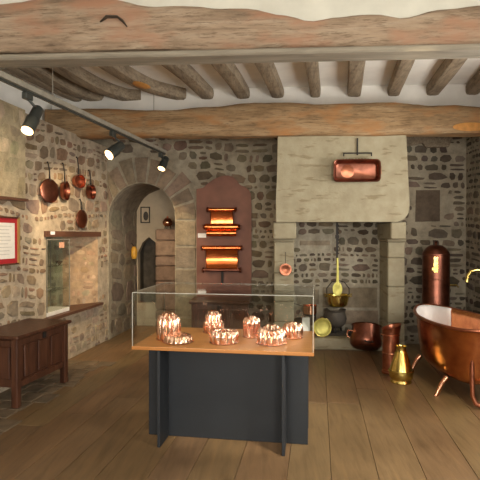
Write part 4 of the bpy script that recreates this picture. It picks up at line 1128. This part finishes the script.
mb = MB(); mb.box((0, 0, 0), (.09, .004, .04)); o = mb.build('caption_card', M['card']); o.location = (q_.x, q_.y, nz1 + .035); o.location += LNOR * .014; o.rotation_euler = (0, 0, R(90) - LROT)
tag(o, 'tiny white card on the dark lintel over the niche', 'card')

# ------------------------------------------------------------------ things in the passage
c = onY(145.5, 215, PY)
pf = thing('framed_picture', 'small dark framed picture on the passage end wall', 'picture', (c.x, PY - .002, c.z))
for c_, d_ in (((0, -.012, .135), (.17, .024, .02)), ((0, -.012, -.135), (.17, .024, .02)), ((-.076, -.012, 0), (.018, .024, .28)), ((.076, -.012, 0), (.018, .024, .28))):
    mb = MB(); mb.box(c_, d_); mb.build('frame', M['dark'], pf)
mb = MB(); mb.box((0, -.005, 0), (.14, .006, .25)); mb.build('canvas', M['plaster_dim'], pf)
mb = MB(); mb.lathe([(.001, 0), (.045, .0), (.045, .004), (.001, .004)], 20, Matrix.Translation((0.01, -.009, -.02)) @ Matrix.Rotation(R(90), 4, 'X') @ Matrix.Scale(1.8, 4, (0, 1, 0)), caps=False); mb.build('painted_figure', M['dark'], pf)
c = onY(134, 259, 8.15)
c = LF((8.15 - LORG.y) / LDIR.y, c.z, .07)
am = thing('amber_jar', 'small amber yellow jar hanging on the left cheek of the passage', 'jar', c)
mb = MB(); mb.lathe([(.001, 0), (.035, .005), (.052, .06), (.055, .12), (.045, .18), (.03, .20), (.035, .215), (.001, .216)], 24, caps=False); mb.build('body', M['amber'], am, True)
mb = MB(); mb.tube([(0, 0, .21), (-.03, 0, .26), (-.068, 0, .27)], .005, 6); mb.build('hanging_hook', M['iron'], am, True)
c = onY(167.5, 229, 8.05)
cp = thing('copper_pot', 'lidded copper pot standing on the stone pier in the passage', 'pot', (c.x, 8.06, q0.z))
for k in range(3):
    a = 2 * PI * k / 3 - PI / 2; mb = MB(); mb.tube([(.05 * math.cos(a), .05 * math.sin(a), .05), (.06 * math.cos(a), .06 * math.sin(a), 0)], .008, 6); mb.build('leg', M['iron'], cp, True)
mb = MB(); mb.lathe([(.001, .04), (.05, .045), (.082, .08), (.088, .12), (.07, .15), (.06, .155), (.001, .155)], 28, caps=False); mb.build('body', M['copper'], cp, True)
mb = MB(); mb.lathe([(.065, .155), (.055, .175), (.02, .19), (.012, .195), (.02, .21), (.001, .215)], 24, caps=False); mb.build('lid', M['oldcopper'], cp, True)

# ------------------------------------------------------------------ lighting track and spotlights
TZ = 2.75
ta = C(-1.77, 3.54, TZ); tz_ = C(-1.065, 6.81, TZ); td = (tz_ - ta).normalized(); ts_ = ta - td * 1.6
tr = thing('lighting_track', 'long pale ceiling lighting track running from front left to back wall', 'track', (ts_.x, ts_.y, TZ), math.atan2(td.y, td.x))
TL = (tz_ - ts_).length
mb = MB(); mb.box((TL / 2, 0, .038), (TL, .06, .045), bev=.003); mb.build('rail', M['track'], tr)
mb = MB(); mb.box((TL / 2, 0, .004), (TL - .01, .022, .014)); mb.build('conductor_slot', M['lamp'], tr)
wpos = (at(57, 99, 4.18) - ts_).dot(td)
mb = MB(); mb.tube([(wpos, 0, .04), (wpos, 0, 3.6 - TZ)], .004, 6); mb.build('suspension_wire', M['track'], tr, True)
mb = MB(); mb.tube([(TL - .4, 0, .04), (TL - .4, 0, 3.6 - TZ)], .004, 6); mb.build('suspension_wire', M['track'], tr, True)
def lamp(mpx, A, B, r_, label, lens_pt):
    # A rear end, B glowing front end
    s_ = ((C((mpx - 240) / F, 1, 0)) )
    # point on the track seen at column mpx
    dr = C((mpx - 240) / F, 1, 0); k = (ts_.x * td.y - ts_.y * td.x) / (dr.x * td.y - dr.y * td.x)
    m0 = Vector((dr.x * k, dr.y * k, TZ))
    t = thing('track_spotlight', label, 'spotlight', m0, 0, 'spotlights on the ceiling track')
    a, b = A - m0, B - m0; mid = a.lerp(b, .35); d = (b - a); L_ = d.length; T_ = Matrix.Translation(a) @ look(d)
    mb = MB(); mb.box((0, 0, -.032), (.045, .09, .055), math.atan2(td.y, td.x) - PI / 2, bev=.005); mb.build('adapter', M['lamp'], t)
    mb = MB(); mb.tube([(0, 0, -.05), (mid.x * .5 + .02, mid.y * .5, -.09), (a.x, a.y, a.z + .0), tuple(a.lerp(b, .2))], .011, 8); mb.build('arm', M['lamp'], t, True)
    mb = MB(); mb.lathe([(.001, 0), (r_ * .72, 0), (r_ * .85, .012), (r_ * .88, L_ * .45), (r_, L_ * .55), (r_, L_), (r_ * .93, L_), (r_ * .9, L_ * .8), (.001, L_ * .78)], 28, T_, caps=False); hd_ = mb.build('head', M['lamp'], t, True)
    mb = MB(); mb.lathe([(.001, L_ * .97), (r_ * .88, L_ * .97), (r_ * .88, L_ * .99), (.001, L_)], 24, T_, caps=False); mb.build('lens', M['lens'], hd_, True)
    mb = MB(); mb.lathe([(r_ * 1.0, L_ * .5), (r_ * 1.03, L_ * .5), (r_ * 1.03, L_ * .53), (r_, L_ * .53)], 28, T_, caps=False); mb.build('ring', M['lamp'], hd_, True)
lamp(28, at(39, 109, 4.0), at(27.5, 131, 3.84), .052, 'nearest black track spotlight, at upper left, glowing', None)
lamp(113, at(122, 145, 5.32), at(109, 155, 5.18), .062, 'middle black track spotlight of the three, in front of the back beam', None)
lamp(161, at(166, 158, 6.80), at(161.5, 169, 6.70), .058, 'farthest and smallest track spotlight, above the stone arch', None)
